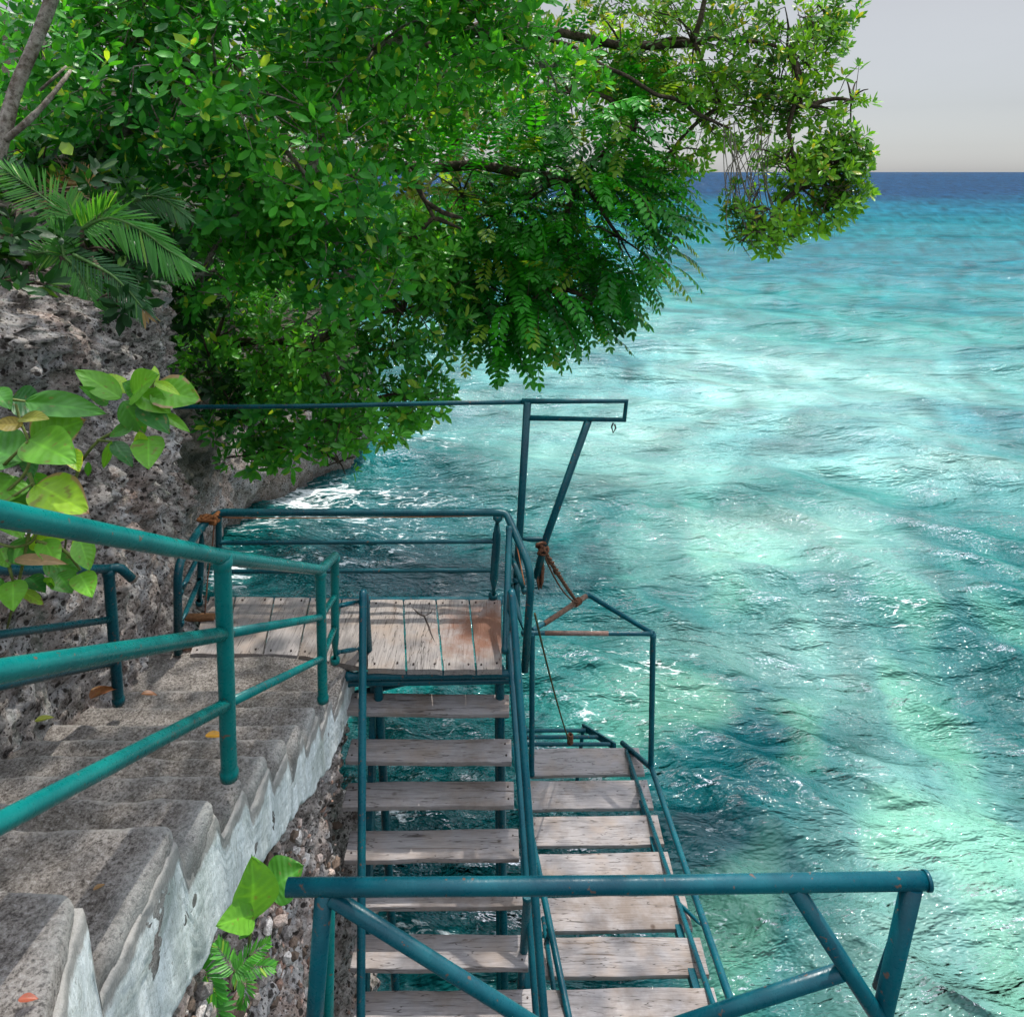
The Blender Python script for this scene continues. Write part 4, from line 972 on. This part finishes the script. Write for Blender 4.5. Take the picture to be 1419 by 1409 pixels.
crown('pinnate_tree', 'dark green feather leaved tree drooping over the water right of the centre bushes', 'tree',
      [(800, 250, 9.2, 125, 110, 1.2, 1), (760, 400, 9.2, 110, 70, 1.0, 1), (860, 330, 9.0, 75, 80, .9, 1), (700, 300, 9.6, 90, 120, 1.0, 1), (880, 190, 9.0, 60, 80, .9, .9), (700, 450, 9.2, 60, 40, .6, .9), (820, 420, 9.0, 60, 35, .6, .9), (790, 130, 9.5, 110, 70, 1.0, .8), (640, 270, 9.7, 75, 80, .8, 1.1), (660, 390, 9.4, 60, 60, .7, 1), (740, 330, 9.9, 90, 80, .8, 1)],
      (-4.6, 11.5, -1.2), 'pinnate', G3, .135, 75, BARK_D, thr=-.16, twig=.2, wid=.40, trunk_r=.10)
crown('coastal_tree', 'sunlit olive green tree reaching far out against the pale sky and horizon', 'tree',
      [(960, 60, 9.0, 130, 80, 1.0, 1), (1090, 70, 8.8, 95, 75, .8, .9), (1110, 260, 8.6, 85, 75, .8, 1.1), (1000, 150, 8.9, 110, 60, .8, .85), (1160, 220, 8.5, 45, 60, .5, 1), (1060, 320, 8.6, 55, 38, .5, .9), (860, 60, 9.4, 90, 80, .9, .8), (1150, 30, 8.8, 50, 40, .5, .8),
       (1110, 150, 8.7, 75, 35, .6, .8), (1180, 140, 8.6, 25, 60, .3, .6), (1000, -60, 9.0, 230, 60, 1.0, .8), (930, 210, 9.1, 60, 50, .6, .6), (1165, 270, 8.5, 42, 42, .4, 1.2), (1090, 225, 8.6, 60, 45, .5, 1.1), (1185, 215, 8.5, 30, 30, .3, 1.1), (1040, 290, 8.6, 45, 45, .4, 1), ('W', 2.4, 9.6, 3.1, 1.5, 1.4, .5, .45), ('W', .6, 8.2, 2.9, 1.5, 1.4, .5, .5), ('W', 1.6, 6.6, 3.1, 1.3, 1.2, .5, .45), ('W', 1.9, 4.9, 3.0, 1.2, 1.1, .45, .45), ('W', .5, 5.2, 3.2, 1.2, 1.1, .45, .4)],
      (-4.8, 11.0, .6), 'rosette', G4, .110, 175, BARK_D, thr=-.07, twig=.5, n_leaf=7, wid=.40, trunk_r=.085)
crown('hillside_tree', 'yellow green sunlit tree seen through the gaps behind the upper leaves', 'tree',
      [(640, 200, 14, 140, 150, 1.6, 1), (610, 90, 13, 150, 100, 1.2, 1.2), (420, 60, 13, 150, 90, 1.2, 1), (400, 200, 12.5, 130, 80, 1.1, 1.1), (560, 320, 13.5, 110, 90, 1.3, 1), (760, 110, 14.5, 130, 110, 1.5, .9), (500, 120, 14, 150, 130, 1.5, .9), (890, 90, 15, 90, 70, 1.2, .8), (620, 400, 13, 70, 60, 1.0, .8)],
      (-5.6, 15.5, -1.0), 'rosette', G5, .2, 45, BARK, thr=-.12, twig=.5, n_leaf=7, trunk_r=.13)
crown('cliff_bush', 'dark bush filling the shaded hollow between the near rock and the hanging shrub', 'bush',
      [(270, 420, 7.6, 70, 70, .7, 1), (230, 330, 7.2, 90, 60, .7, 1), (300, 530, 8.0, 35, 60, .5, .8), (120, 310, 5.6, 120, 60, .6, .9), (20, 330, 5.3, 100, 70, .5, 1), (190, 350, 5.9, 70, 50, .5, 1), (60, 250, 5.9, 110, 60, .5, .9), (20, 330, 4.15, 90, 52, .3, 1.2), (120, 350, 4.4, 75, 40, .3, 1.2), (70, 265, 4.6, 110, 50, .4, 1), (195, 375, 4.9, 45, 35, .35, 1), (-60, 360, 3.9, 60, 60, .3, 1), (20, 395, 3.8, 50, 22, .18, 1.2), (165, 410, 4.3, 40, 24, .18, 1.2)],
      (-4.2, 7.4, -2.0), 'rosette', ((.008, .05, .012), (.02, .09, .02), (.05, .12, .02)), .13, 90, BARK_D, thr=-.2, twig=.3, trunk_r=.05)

# visible pale stem of a tree at the upper left
ts = thing('leaning_trunk', 'pale mottled trunk with one curved branch at the upper left edge', 'tree', tuple(PD(-10, 220, 4.6)))
tb = Tubes(); 
tb.add([PD(-30, 330, 4.6), PD(2, 195, 4.6), PD(22, 120, 4.65), PD(45, 70, 4.7), PD(72, 0, 4.75), PD(95, -80, 4.8)], [.055, .046, .042, .040, .042, .042], 10, True, .2)
link('trunk', tb.mesh('trunk'), BARK, ts)
tb = Tubes(); tb.add([PD(0, 200, 4.6), PD(35, 172, 4.6), PD(62, 145, 4.65), PD(82, 120, 4.7), PD(98, 98, 4.8)], [.026, .022, .018, .015, .010], 8, True, .1)
tb.add([PD(55, 126, 4.7), PD(75, 108, 4.7), PD(92, 92, 4.75)], [.010, .009, .007], 6)
link('branch', tb.mesh('branch'), BARK, ts)
lv = Leaves()
for k in range(70):
    u = rng.uniform(-60, 180); v = rng.uniform(-90, 150)
    rosette(lv, np.array(PD(u, v, rng.uniform(4.9, 5.6))), rng.normal(0, .6, 3)+np.array((.2, -.5, .7)), .12, G1, 5)
link('crown', lv.mesh('crown'), LEAF, ts)

# ---- palms
FT = [(.0, .0)]
def frond(LV, TB, path, d, leaf, hues, n=34, down=.55, tip=None, drift=.0):
    P = [np.array(PD(u, v, d+drift*i)) for i, (u, v) in enumerate(path)]
    segs = len(P)-1; prev = None; pts = []
    for k in range(n):
        t = (k+.5)/n*segs; i = min(segs-1, int(t)); f = t-i
        p0 = P[max(0, i-1)]; p1 = P[i]; p2 = P[i+1]; p3 = P[min(segs, i+2)]
        p = .5*((2*p1)+(-p0+p2)*f+(2*p0-5*p1+4*p2-p3)*f*f+(-p0+3*p1-3*p2+p3)*f**3)
        pts.append(p)
    for k in range(n):
        dd = pts[min(n-1, k+1)]-pts[max(0, k-1)]; dd /= np.linalg.norm(dd)
        toc = -pts[k]/np.linalg.norm(pts[k]); s = np.cross(dd, toc); s /= np.linalg.norm(s)
        s = s
        x = k/(n-1); sc = leaf*(.55+.75*math.sin(math.pi*(.15+.75*x)))*(.6 if x > .93 else 1)
        for sg in (-1, 1):
            dr = s*sg*(1.0-.55*x)+dd*(.45+.75*x)+np.array((0, 0, -down))+toc*.25+rng.normal(0, .05, 3)
            col = pal(pts[k], hues)
            if tip is not None and x > tip: col = np.array((.30, .19, .07))*rng.uniform(.6, 1.2)
            LV.add(pts[k], dr, toc+np.array((0, 0, .6))+rng.normal(0, .15, 3), sc*rng.uniform(.9, 1.08), leaf*.075+.003*rng.random(), col)
    TB.add([Vector(p) for p in pts[::3]], [.011*(1-.75*i/(len(pts[::3])-1)) for i in range(len(pts[::3]))], 6, False)
GP = ((.060, .25, .04), (.12, .36, .05), (.22, .44, .07)); GPD = ((.03, .12, .04), (.055, .18, .05), (.08, .22, .05)); GPT = ((.20, .13, .06), (.33, .22, .10), (.12, .14, .04))
fern_groups = [
  ('light green palm with arching comb fronds above the grey boulder', 4.3, [([(112, 318), (150, 302), (195, 318), (230, 345), (262, 362)], .20, GP, .6, None), ([(112, 318), (80, 290), (45, 262), (5, 235)], .15, GP, .35, None), ([(112, 318), (100, 300), (92, 278)], .12, GP, .1, None), ([(112, 318), (135, 300), (155, 285)], .12, GP, .2, None)]),
  ('small palm with fronds fanned down over the top of the boulder', 4.2, [([(88, 355), (108, 375), (122, 405), (128, 440)], .145, GP, .35, None), ([(88, 355), (72, 350), (50, 352), (40, 362)], .10, GP, .3, None), ([(100, 352), (150, 378), (180, 405), (204, 436)], .13, GPD, .4, .86), ([(88, 355), (84, 335), (70, 318)], .10, GP, .1, None)]),
  ('darker palm whose fronds hang in shade behind the light green one', 4.9, [([(150, 300), (190, 275), (225, 275), (258, 300)], .16, GPD, .5, None), ([(110, 310), (85, 275), (95, 250)], .13, GPT, .3, None), ([(60, 380), (35, 372), (0, 392), (-30, 420)], .15, GPD, .5, None), ([(150, 300), (120, 262), (108, 245)], .12, GPT, .2, .3)]),
]
for lab, d, frs in fern_groups:
    T = thing('palm', lab, 'palm', tuple(PD(110, 360, d)), 'palms on top of the boulder')
    tb = Tubes(); tb.add([PD(frs[0][0][0][0], frs[0][0][0][1], d), PD(frs[0][0][0][0]-6, frs[0][0][0][1]+60, d+.15)], [.02, .035], 8); stem = tb
    link('stem', stem.mesh('stem'), BARK_D, T)
    for path, leaf, hues, dn, tip in frs:
        lv = Leaves(); tb = Tubes(); frond(lv, tb, path, d, leaf, hues, 36, dn, tip)
        f_ = link('frond', lv.mesh('frond', .10), LEAF, T); r2 = link('rachis', tb.mesh('rachis'), plain('frond_rib', (.10, .22, .05), .5), f_); r2.location = (0, 0, 0)

# ---- big leaved plants in front of the rock
def big_leaf_mesh(name, base, tipp, width, col, face, curl=.12, edge=None, seed=0):
    """one broad leaf: pointed oval sheet with a folded midrib, ribbed veins and a slightly ragged rim"""
    base = np.array(base); tipp = np.array(tipp); D = tipp-base; L = np.linalg.norm(D); D /= L
    N = face-D*np.dot(face, D); N /= np.linalg.norm(N); S = np.cross(N, D); n, m = 48, 18; P = np.zeros((n+1, m+1, 3)); C = np.zeros((n+1, m+1, 4)); C[..., 3] = 1
    col = np.array(col)
    for i in range(n+1):
        t = i/n; w = width*.5*(math.sin(math.pi*min(1, t*1.02)**.78)**.82 if 0 < t < .98 else .012)
        for j in range(m+1):
            s = j/m*2-1; w2 = w*(1+.05*mn.noise(Vector((t*7, s*2, seed))))
            vein = .022*width*math.sin((t*1.0-abs(s)*.22)*46)*(1-abs(s))*abs(s)*2
            zz = abs(s)**1.3*w*.30-curl*L*t*t+vein+.05*width*mn.noise(Vector((t*2.5, s*1.5, seed+4)))
            P[i, j] = base+D*L*t+S*s*w2+N*zz
            cc = col*(1.0+.35*math.exp(-(s/.07)**2))*(1+.12*mn.noise(Vector((t*6, s*6, seed))))*(1.12 if math.sin((t-abs(s)*.22)*46) > .93 else 1)
            if edge is not None and (abs(s) > .86 and mn.noise(Vector((t*5, s, seed+9))) > -.1 or t > .93): cc = np.array(edge)
            if mn.noise(Vector((t*8, s*4, seed+31))) > .52: cc = cc*.35+np.array((.20, .13, .05))*.65
            C[i, j, :3] = cc
    return P, C
def plant(name, label, leaves, stems, root, depth):
    T = thing(name, label, 'plant', tuple(root))
    tb = Tubes()
    for s in stems: tb.add([PD(*q) for q in s], [.007-.003*k/(len(s)-1) for k in range(len(s))], 6, True, .05)
    link('stem', tb.mesh('stem'), plain('green_stem', (.16, .20, .05), .6), T)
    for k, (u, v, u2, v2, w, col, tilt, edge, dd) in enumerate(leaves):
        d1 = depth+dd; b = PD(u, v, d1); tp = PD(u2, v2, d1-.05+.1*math.sin(k*2.1))
        toc = -np.array(b)/np.linalg.norm(b); face = toc+np.array((tilt, 0, .45))
        P, C = big_leaf_mesh('leaf', b, tp, w/F*d1, col, face, .10, edge, k*3.7)
        link('leaf', grid_mesh('leaf', P, {'tint': C.reshape(-1, 4)}), LEAF_BIG, T)
    return T
LG = (.125, .33, .030); MG = (.055, .21, .020); DG = (.02, .12, .018); YG = (.28, .46, .03); YL = (.50, .42, .05); OL = (.24, .24, .05); BR_ = (.35, .22, .14)
plant('broadleaf_plant', 'bright green broad leaved sprig reaching over the thin blue rail beside the rock', [
  (168, 552, 103, 510, 34, LG, 0, None, 0), (175, 545, 150, 515, 22, YG, .2, None, .02), (180, 548, 212, 518, 48, LG, .1, None, .03), (212, 540, 276, 552, 52, LG, 0, BR_, 0), (215, 532, 214, 505, 12, YG, 0, None, 0),
  (215, 530, 246, 542, 14, YG, 0, None, -.03), (190, 545, 236, 570, 34, LG, -.1, None, -.02), (170, 556, 202, 602, 36, MG, -.2, None, -.02), (195, 560, 233, 596, 34, DG, 0, None, .01), (222, 572, 263, 596, 16, LG, .3, None, 0), (192, 598, 200, 640, 20, YG, .2, None, -.04),
  (206, 605, 205, 646, 42, LG, -.1, None, 0), (185, 588, 150, 605, 18, MG, .1, None, 0), (155, 612, 141, 652, 13, LG, 0, None, 0), (157, 612, 182, 642, 22, DG, 0, None, .02), (200, 545, 170, 530, 30, MG, 0, None, .05), (122, 640, 122, 662, 9, MG, 0, None, 0), (150, 560, 115, 535, 20, MG, 0, None, .04)],
  [[(112, 640, 2.75), (135, 610, 2.75), (165, 595, 2.75), (190, 575, 2.72), (195, 550, 2.7)], [(165, 595, 2.75), (185, 588, 2.73), (200, 603, 2.7)], [(112, 640, 2.75), (100, 680, 2.8), (90, 760, 2.85)], [(135, 610, 2.75), (155, 612, 2.74)], [(195, 550, 2.7), (212, 538, 2.7), (214, 520, 2.7)]],
  PD(90, 760, 2.85), 2.7)
plant('broadleaf_vine', 'tangle of large light green leaves climbing at the left edge behind the top rail', [
  (35, 556, 143, 568, 40, MG, 0, None, .05), (15, 555, 60, 560, 46, DG, .1, None, .1), (28, 580, 62, 575, 22, OL, 0, None, -.02), (32, 588, -14, 588, 22, (.30, .22, .05), 0, None, -.02), (45, 610, 116, 580, 74, LG, .1, BR_, .02), (40, 610, 100, 635, 60, LG, -.1, None, 0), (95, 622, 110, 652, 24, YG, 0, (.6, .5, .05), -.02),
  (30, 640, -40, 610, 70, MG, .1, None, .02), (20, 660, -20, 700, 60, LG, 0, None, .05), (38, 620, 44, 665, 24, DG, 0, None, .08), (45, 655, 60, 690, 30, MG, 0, None, .08), (50, 672, 118, 705, 60, YG, -.1, BR_, 0), (50, 690, 85, 720, 40, LG, 0, None, .05), (10, 690, 60, 725, 44, MG, 0, None, .1), (0, 700, 30, 740, 44, LG, .1, None, .06),
  (40, 752, 98, 738, 34, YG, 0, None, .05), (15, 752, 55, 780, 40, MG, 0, None, .02), (60, 748, 78, 780, 30, LG, 0, None, .02), (110, 745, 124, 790, 30, LG, -.1, None, 0), (100, 760, 122, 748, 20, YG, .1, None, .04), (20, 775, 85, 775, 18, BR_, 0, None, -.02), (0, 760, 12, 785, 30, LG, 0, None, .02), (60, 780, 110, 790, 36, MG, 0, None, .1),
  (110, 795, 126, 822, 32, LG, 0, None, .02), (80, 795, 100, 820, 34, MG, 0, None, .05), (72, 800, 66, 815, 18, LG, 0, None, .0), (18, 805, 18, 842, 34, LG, 0, None, 0), (0, 800, -20, 840, 30, MG, 0, None, 0), (30, 818, 62, 838, 16, YG, 0, BR_, 0), (-10, 540, 12, 560, 30, MG, 0, None, 0), (-20, 600, 30, 630, 50, DG, 0, None, .12), (-30, 720, 20, 700, 60, DG, 0, None, .14), (40, 800, 60, 815, 24, DG, 0, None, .1)],
  [[(-30, 720, 2.55), (0, 690, 2.5), (38, 655, 2.5), (45, 620, 2.5), (28, 585, 2.5), (22, 560, 2.5)], [(-20, 545, 2.5), (10, 553, 2.5), (35, 556, 2.5)], [(0, 650, 2.5), (38, 612, 2.48)], [(40, 655, 2.5), (52, 690, 2.5), (50, 750, 2.5), (20, 760, 2.5), (-10, 750, 2.5)], [(50, 750, 2.5), (90, 760, 2.5), (112, 790, 2.5)], [(10, 775, 2.5), (18, 805, 2.5)], [(0, 700, 2.48), (45, 670, 2.48)], [(50, 690, 2.5), (30, 790, 2.55), (10, 870, 2.6)]],
  PD(10, 870, 2.6), 2.5)
plant('broadleaf_seedling', 'two broad bright leaves sprouting beside the white stair side and the front rail', [
  (350, 1275, 352, 1192, 66, LG, .3, None, 0), (372, 1235, 420, 1198, 62, MG, -.2, None, .05), (352, 1268, 305, 1278, 44, LG, .1, None, -.02), (345, 1285, 332, 1300, 16, MG, 0, None, 0)],
  [[(345, 1310, 2.72), (348, 1285, 2.7), (358, 1250, 2.7), (375, 1232, 2.72)]], PD(345, 1312, 2.74), 2.35)
# ferns on the rubble below
for lab, paths, hues, pos in (('small feathery fern with pale fronds on the rubble below the broad leaves', [[(325, 1345), (345, 1325), (372, 1305)], [(325, 1345), (350, 1340), (378, 1338)], [(325, 1345), (310, 1325), (300, 1308)], [(325, 1345), (340, 1365), (335, 1395)]], G2, (325, 1345)),
                   ('green fern tuft at the foot of the white stair side by the bottom edge', [[(262, 1352), (285, 1350), (302, 1385)], [(258, 1352), (255, 1375), (258, 1405)], [(262, 1352), (245, 1370), (232, 1400)], [(265, 1352), (275, 1380), (285, 1420)], [(250, 1390), (230, 1400), (215, 1420)], [(280, 1390), (300, 1400), (310, 1430)]], G1, (262, 1360))):
    T = thing('fern', lab, 'fern', tuple(PD(*pos, 2.5)), 'ferns on the rubble under the stairs')
    tb = Tubes(); tb.add([PD(*pos, 2.5), PD(pos[0], pos[1]+25, 2.65)], [.006, .008], 6); link('stem', tb.mesh('stem'), BARK_D, T)
    for p in paths:
        lv = Leaves(); t3_ = Tubes(); frond(lv, t3_, p, 2.46, .062 if 'tuft' in lab else .038, hues, 16, .1)
        for i in range(len(lv.w)): lv.w[i] = .014 if 'tuft' in lab else .008
        link('frond', lv.mesh('frond'), LEAF_BIG, T)
# ---- fallen leaves and litter
def fallen(label, u, v, z, L, col, ang, curl, group='fallen leaves on the concrete steps', y=None):
    p = np.array(PZ(u, v, z)); d = np.array((math.cos(ang), math.sin(ang), .05))
    P, C = big_leaf_mesh('fallen_leaf', p-d*L/2+np.array((0, 0, .012)), p+d*L/2+np.array((0, 0, .012)), L*.5, col, np.array((.1, 0, 1.0)), curl, None, u*.1)
    tag(link('fallen_leaf', grid_mesh('fallen_leaf', P, {'tint': C.reshape(-1, 4)}), LEAF_BIG), label, 'leaf', group)
fallen('orange yellow fallen leaf on a concrete step beside the near post', 298, 1021, -2.235, .075, (.50, .24, .02), .1, .2)
fallen('large curled brown leaf at the foot of the wall side post', 145, 955, -2.50, .16, (.20, .075, .03), 1.2, .5)
fallen('small brown leaf on the step to the right of the wall side post', 207, 962, -2.50, .07, (.24, .10, .05), .3, .4)
fallen('yellow green leaf dropped on the left rock edge of the steps', 62, 998, -2.25, .07, (.30, .32, .05), .5, .2)
fallen('small red brown leaf on the nearest step at the bottom left', 40, 1388, -1.605, .035, (.30, .07, .04), .2, .3)
fallen('dry brown leaf beside the railing foot on the platform', 262, 893, PLAT, .16, (.26, .10, .05), .1, .3)
fallen('tiny brown leaf on the edge of the second step', 138, 1232, -1.93, .03, (.22, .12, .05), .8, .3)
o = rough_box('driftwood', -.11, .11, -.03, .03, 0, .03, .008, .03, .008, 12, 77)
q = PZ(276, 858, PLAT); V = np.array([v.co[:] for v in o.vertices])+np.array((q.x, q.y, q.z)); o.vertices.foreach_set('co', V.astype(np.float32).ravel()); o.update()
tag(link('driftwood', o, plain('brown_driftwood', (.22, .11, .055), .9, .1, .5)), 'short brown piece of driftwood lying at the railing corner of the platform', 'driftwood')
# hanging root-like twigs of the coastal tree
def twigs():
    tb = Tubes()
    for k in range(26):
        u = rng.uniform(995, 1060); v = rng.uniform(190, 260); d = rng.uniform(8.4, 8.8); u2 = u-rng.uniform(-15, 30); v2 = min(360, v+rng.uniform(50, 130))
        a, b, c_ = PD(rng.uniform(1000, 1075), rng.uniform(165, 215), d), PD(u-rng.uniform(0, 25), (v+v2)/2, d), PD(u2+20, v2, d)
        pts = [a*(1-t)**2+b*2*t*(1-t)+c_*t*t for t in np.linspace(0, 1, 9)]; tb.add(pts, [.006]*8+[.002], 4, False)
    return tb
tw = twigs(); ob = link('twigs', tw.mesh('twigs'), BARK, bpy.data.objects['coastal_tree'])
tb = Tubes()
for s in ([(560, 225, 8.4), (580, 262, 8.4), (595, 290, 8.4), (605, 310, 8.4)], [(590, 280, 8.4), (615, 296, 8.4), (642, 303, 8.4)], [(575, 330, 8.4), (600, 300, 8.4), (640, 318, 8.5)], [(700, 20, 8.4), (745, 52, 8.4), (790, 62, 8.4), (835, 92, 8.45), (870, 106, 8.5), (910, 133, 8.5), (940, 138, 8.5), (965, 158, 8.6), (1010, 178, 8.7)]):
    tb.add([PD(*q) for q in s], [.032, .030]+[.024]*(len(s)-3)+[.012], 8, True, .1)
link('branch', tb.mesh('branch'), BARK_D, bpy.data.objects['coastal_tree'])

# ================================================================= CAMERA, LIGHT, SKY
cam = bpy.data.cameras.new('camera'); co = bpy.data.objects.new('camera', cam); COL.objects.link(co)
co.rotation_euler = (math.pi/2-PITCH, 0, 0); cam.sensor_width = 36; cam.lens = F/1419*36; cam.shift_y = -(704.5-V0)/1419; cam.clip_start = .05; cam.clip_end = 20000
SC.camera = co
EL, AZ = R(66), R(25)        # azimuth from +y towards +x
sd = Vector((math.sin(AZ)*math.cos(EL), math.cos(AZ)*math.cos(EL), math.sin(EL)))
sun = bpy.data.lights.new('sun', 'SUN'); so = bpy.data.objects.new('sun', sun); COL.objects.link(so)
so.rotation_euler = sd.to_track_quat('Z', 'Y').to_euler(); sun.energy = 2.8; sun.angle = R(.8); sun.color = (1, .95, .87)
w = bpy.data.worlds.new('World'); SC.world = w; w.use_nodes = True; nt = w.node_tree; nt.nodes.clear()
out = nt.nodes.new('ShaderNodeOutputWorld'); bg = nt.nodes.new('ShaderNodeBackground'); sky = nt.nodes.new('ShaderNodeTexSky')
sky.sky_type = 'NISHITA'; sky.sun_disc = False; sky.sun_elevation = EL; sky.sun_rotation = AZ; sky.air_density = 1.0; sky.dust_density = .6; sky.ozone_density = 1.0
hs = nt.nodes.new('ShaderNodeHueSaturation'); hs.inputs['Saturation'].default_value = .22; nt.links.new(sky.outputs[0], hs.inputs['Color'])
tc = nt.nodes.new('ShaderNodeTexCoord'); mp = nt.nodes.new('ShaderNodeMapping'); mp.inputs['Scale'].default_value = (1, 1, 3); nt.links.new(tc.outputs['Generated'], mp.inputs[0])
nz = nt.nodes.new('ShaderNodeTexNoise'); nz.inputs['Scale'].default_value = 1.6; nz.inputs['Detail'].default_value = 5; nt.links.new(mp.outputs[0], nz.inputs['Vector'])
cr = nt.nodes.new('ShaderNodeValToRGB'); cr.color_ramp.elements[0].color = (.82, .82, .84, 1); cr.color_ramp.elements[1].color = (1.08, 1.07, 1.06, 1); nt.links.new(nz.outputs['Fac'], cr.inputs[0])
mx = nt.nodes.new('ShaderNodeMix'); mx.data_type = 'RGBA'; mx.blend_type = 'MULTIPLY'; mx.inputs[0].default_value = 1; nt.links.new(hs.outputs[0], mx.inputs[6]); nt.links.new(cr.outputs[0], mx.inputs[7])
sx = nt.nodes.new('ShaderNodeSeparateXYZ'); nt.links.new(tc.outputs['Generated'], sx.inputs[0])
g2 = nt.nodes.new('ShaderNodeValToRGB'); el_ = g2.color_ramp.elements; el_[0].position = 0; el_[0].color = (.47, .485, .50, 1); el_[1].position = 1; el_[1].color = (4.2, 4.3, 4.5, 1)
e_ = g2.color_ramp.elements.new(.22); e_.color = (.49, .49, .495, 1); e_ = g2.color_ramp.elements.new(.5); e_.color = (2.4, 2.45, 2.5, 1)
nt.links.new(sx.outputs[2], g2.inputs[0])
my = nt.nodes.new('ShaderNodeMix'); my.data_type = 'RGBA'; my.blend_type = 'MULTIPLY'; my.inputs[0].default_value = 1; nt.links.new(mx.outputs[2], my.inputs[6]); nt.links.new(g2.outputs[0], my.inputs[7])
nt.links.new(my.outputs[2], bg.inputs[0]); bg.inputs[1].default_value = .10; nt.links.new(bg.outputs[0], out.inputs[0])
SC.view_settings.view_transform = 'Standard'; SC.view_settings.look = 'None'; SC.view_settings.exposure = .92; SC.view_settings.gamma = 1
SC.render.engine = 'CYCLES'; SC.cycles.max_bounces = 8; SC.cycles.transparent_max_bounces = 4; SC.cycles.use_denoising = True
SC.cycles.sample_clamp_indirect = 6
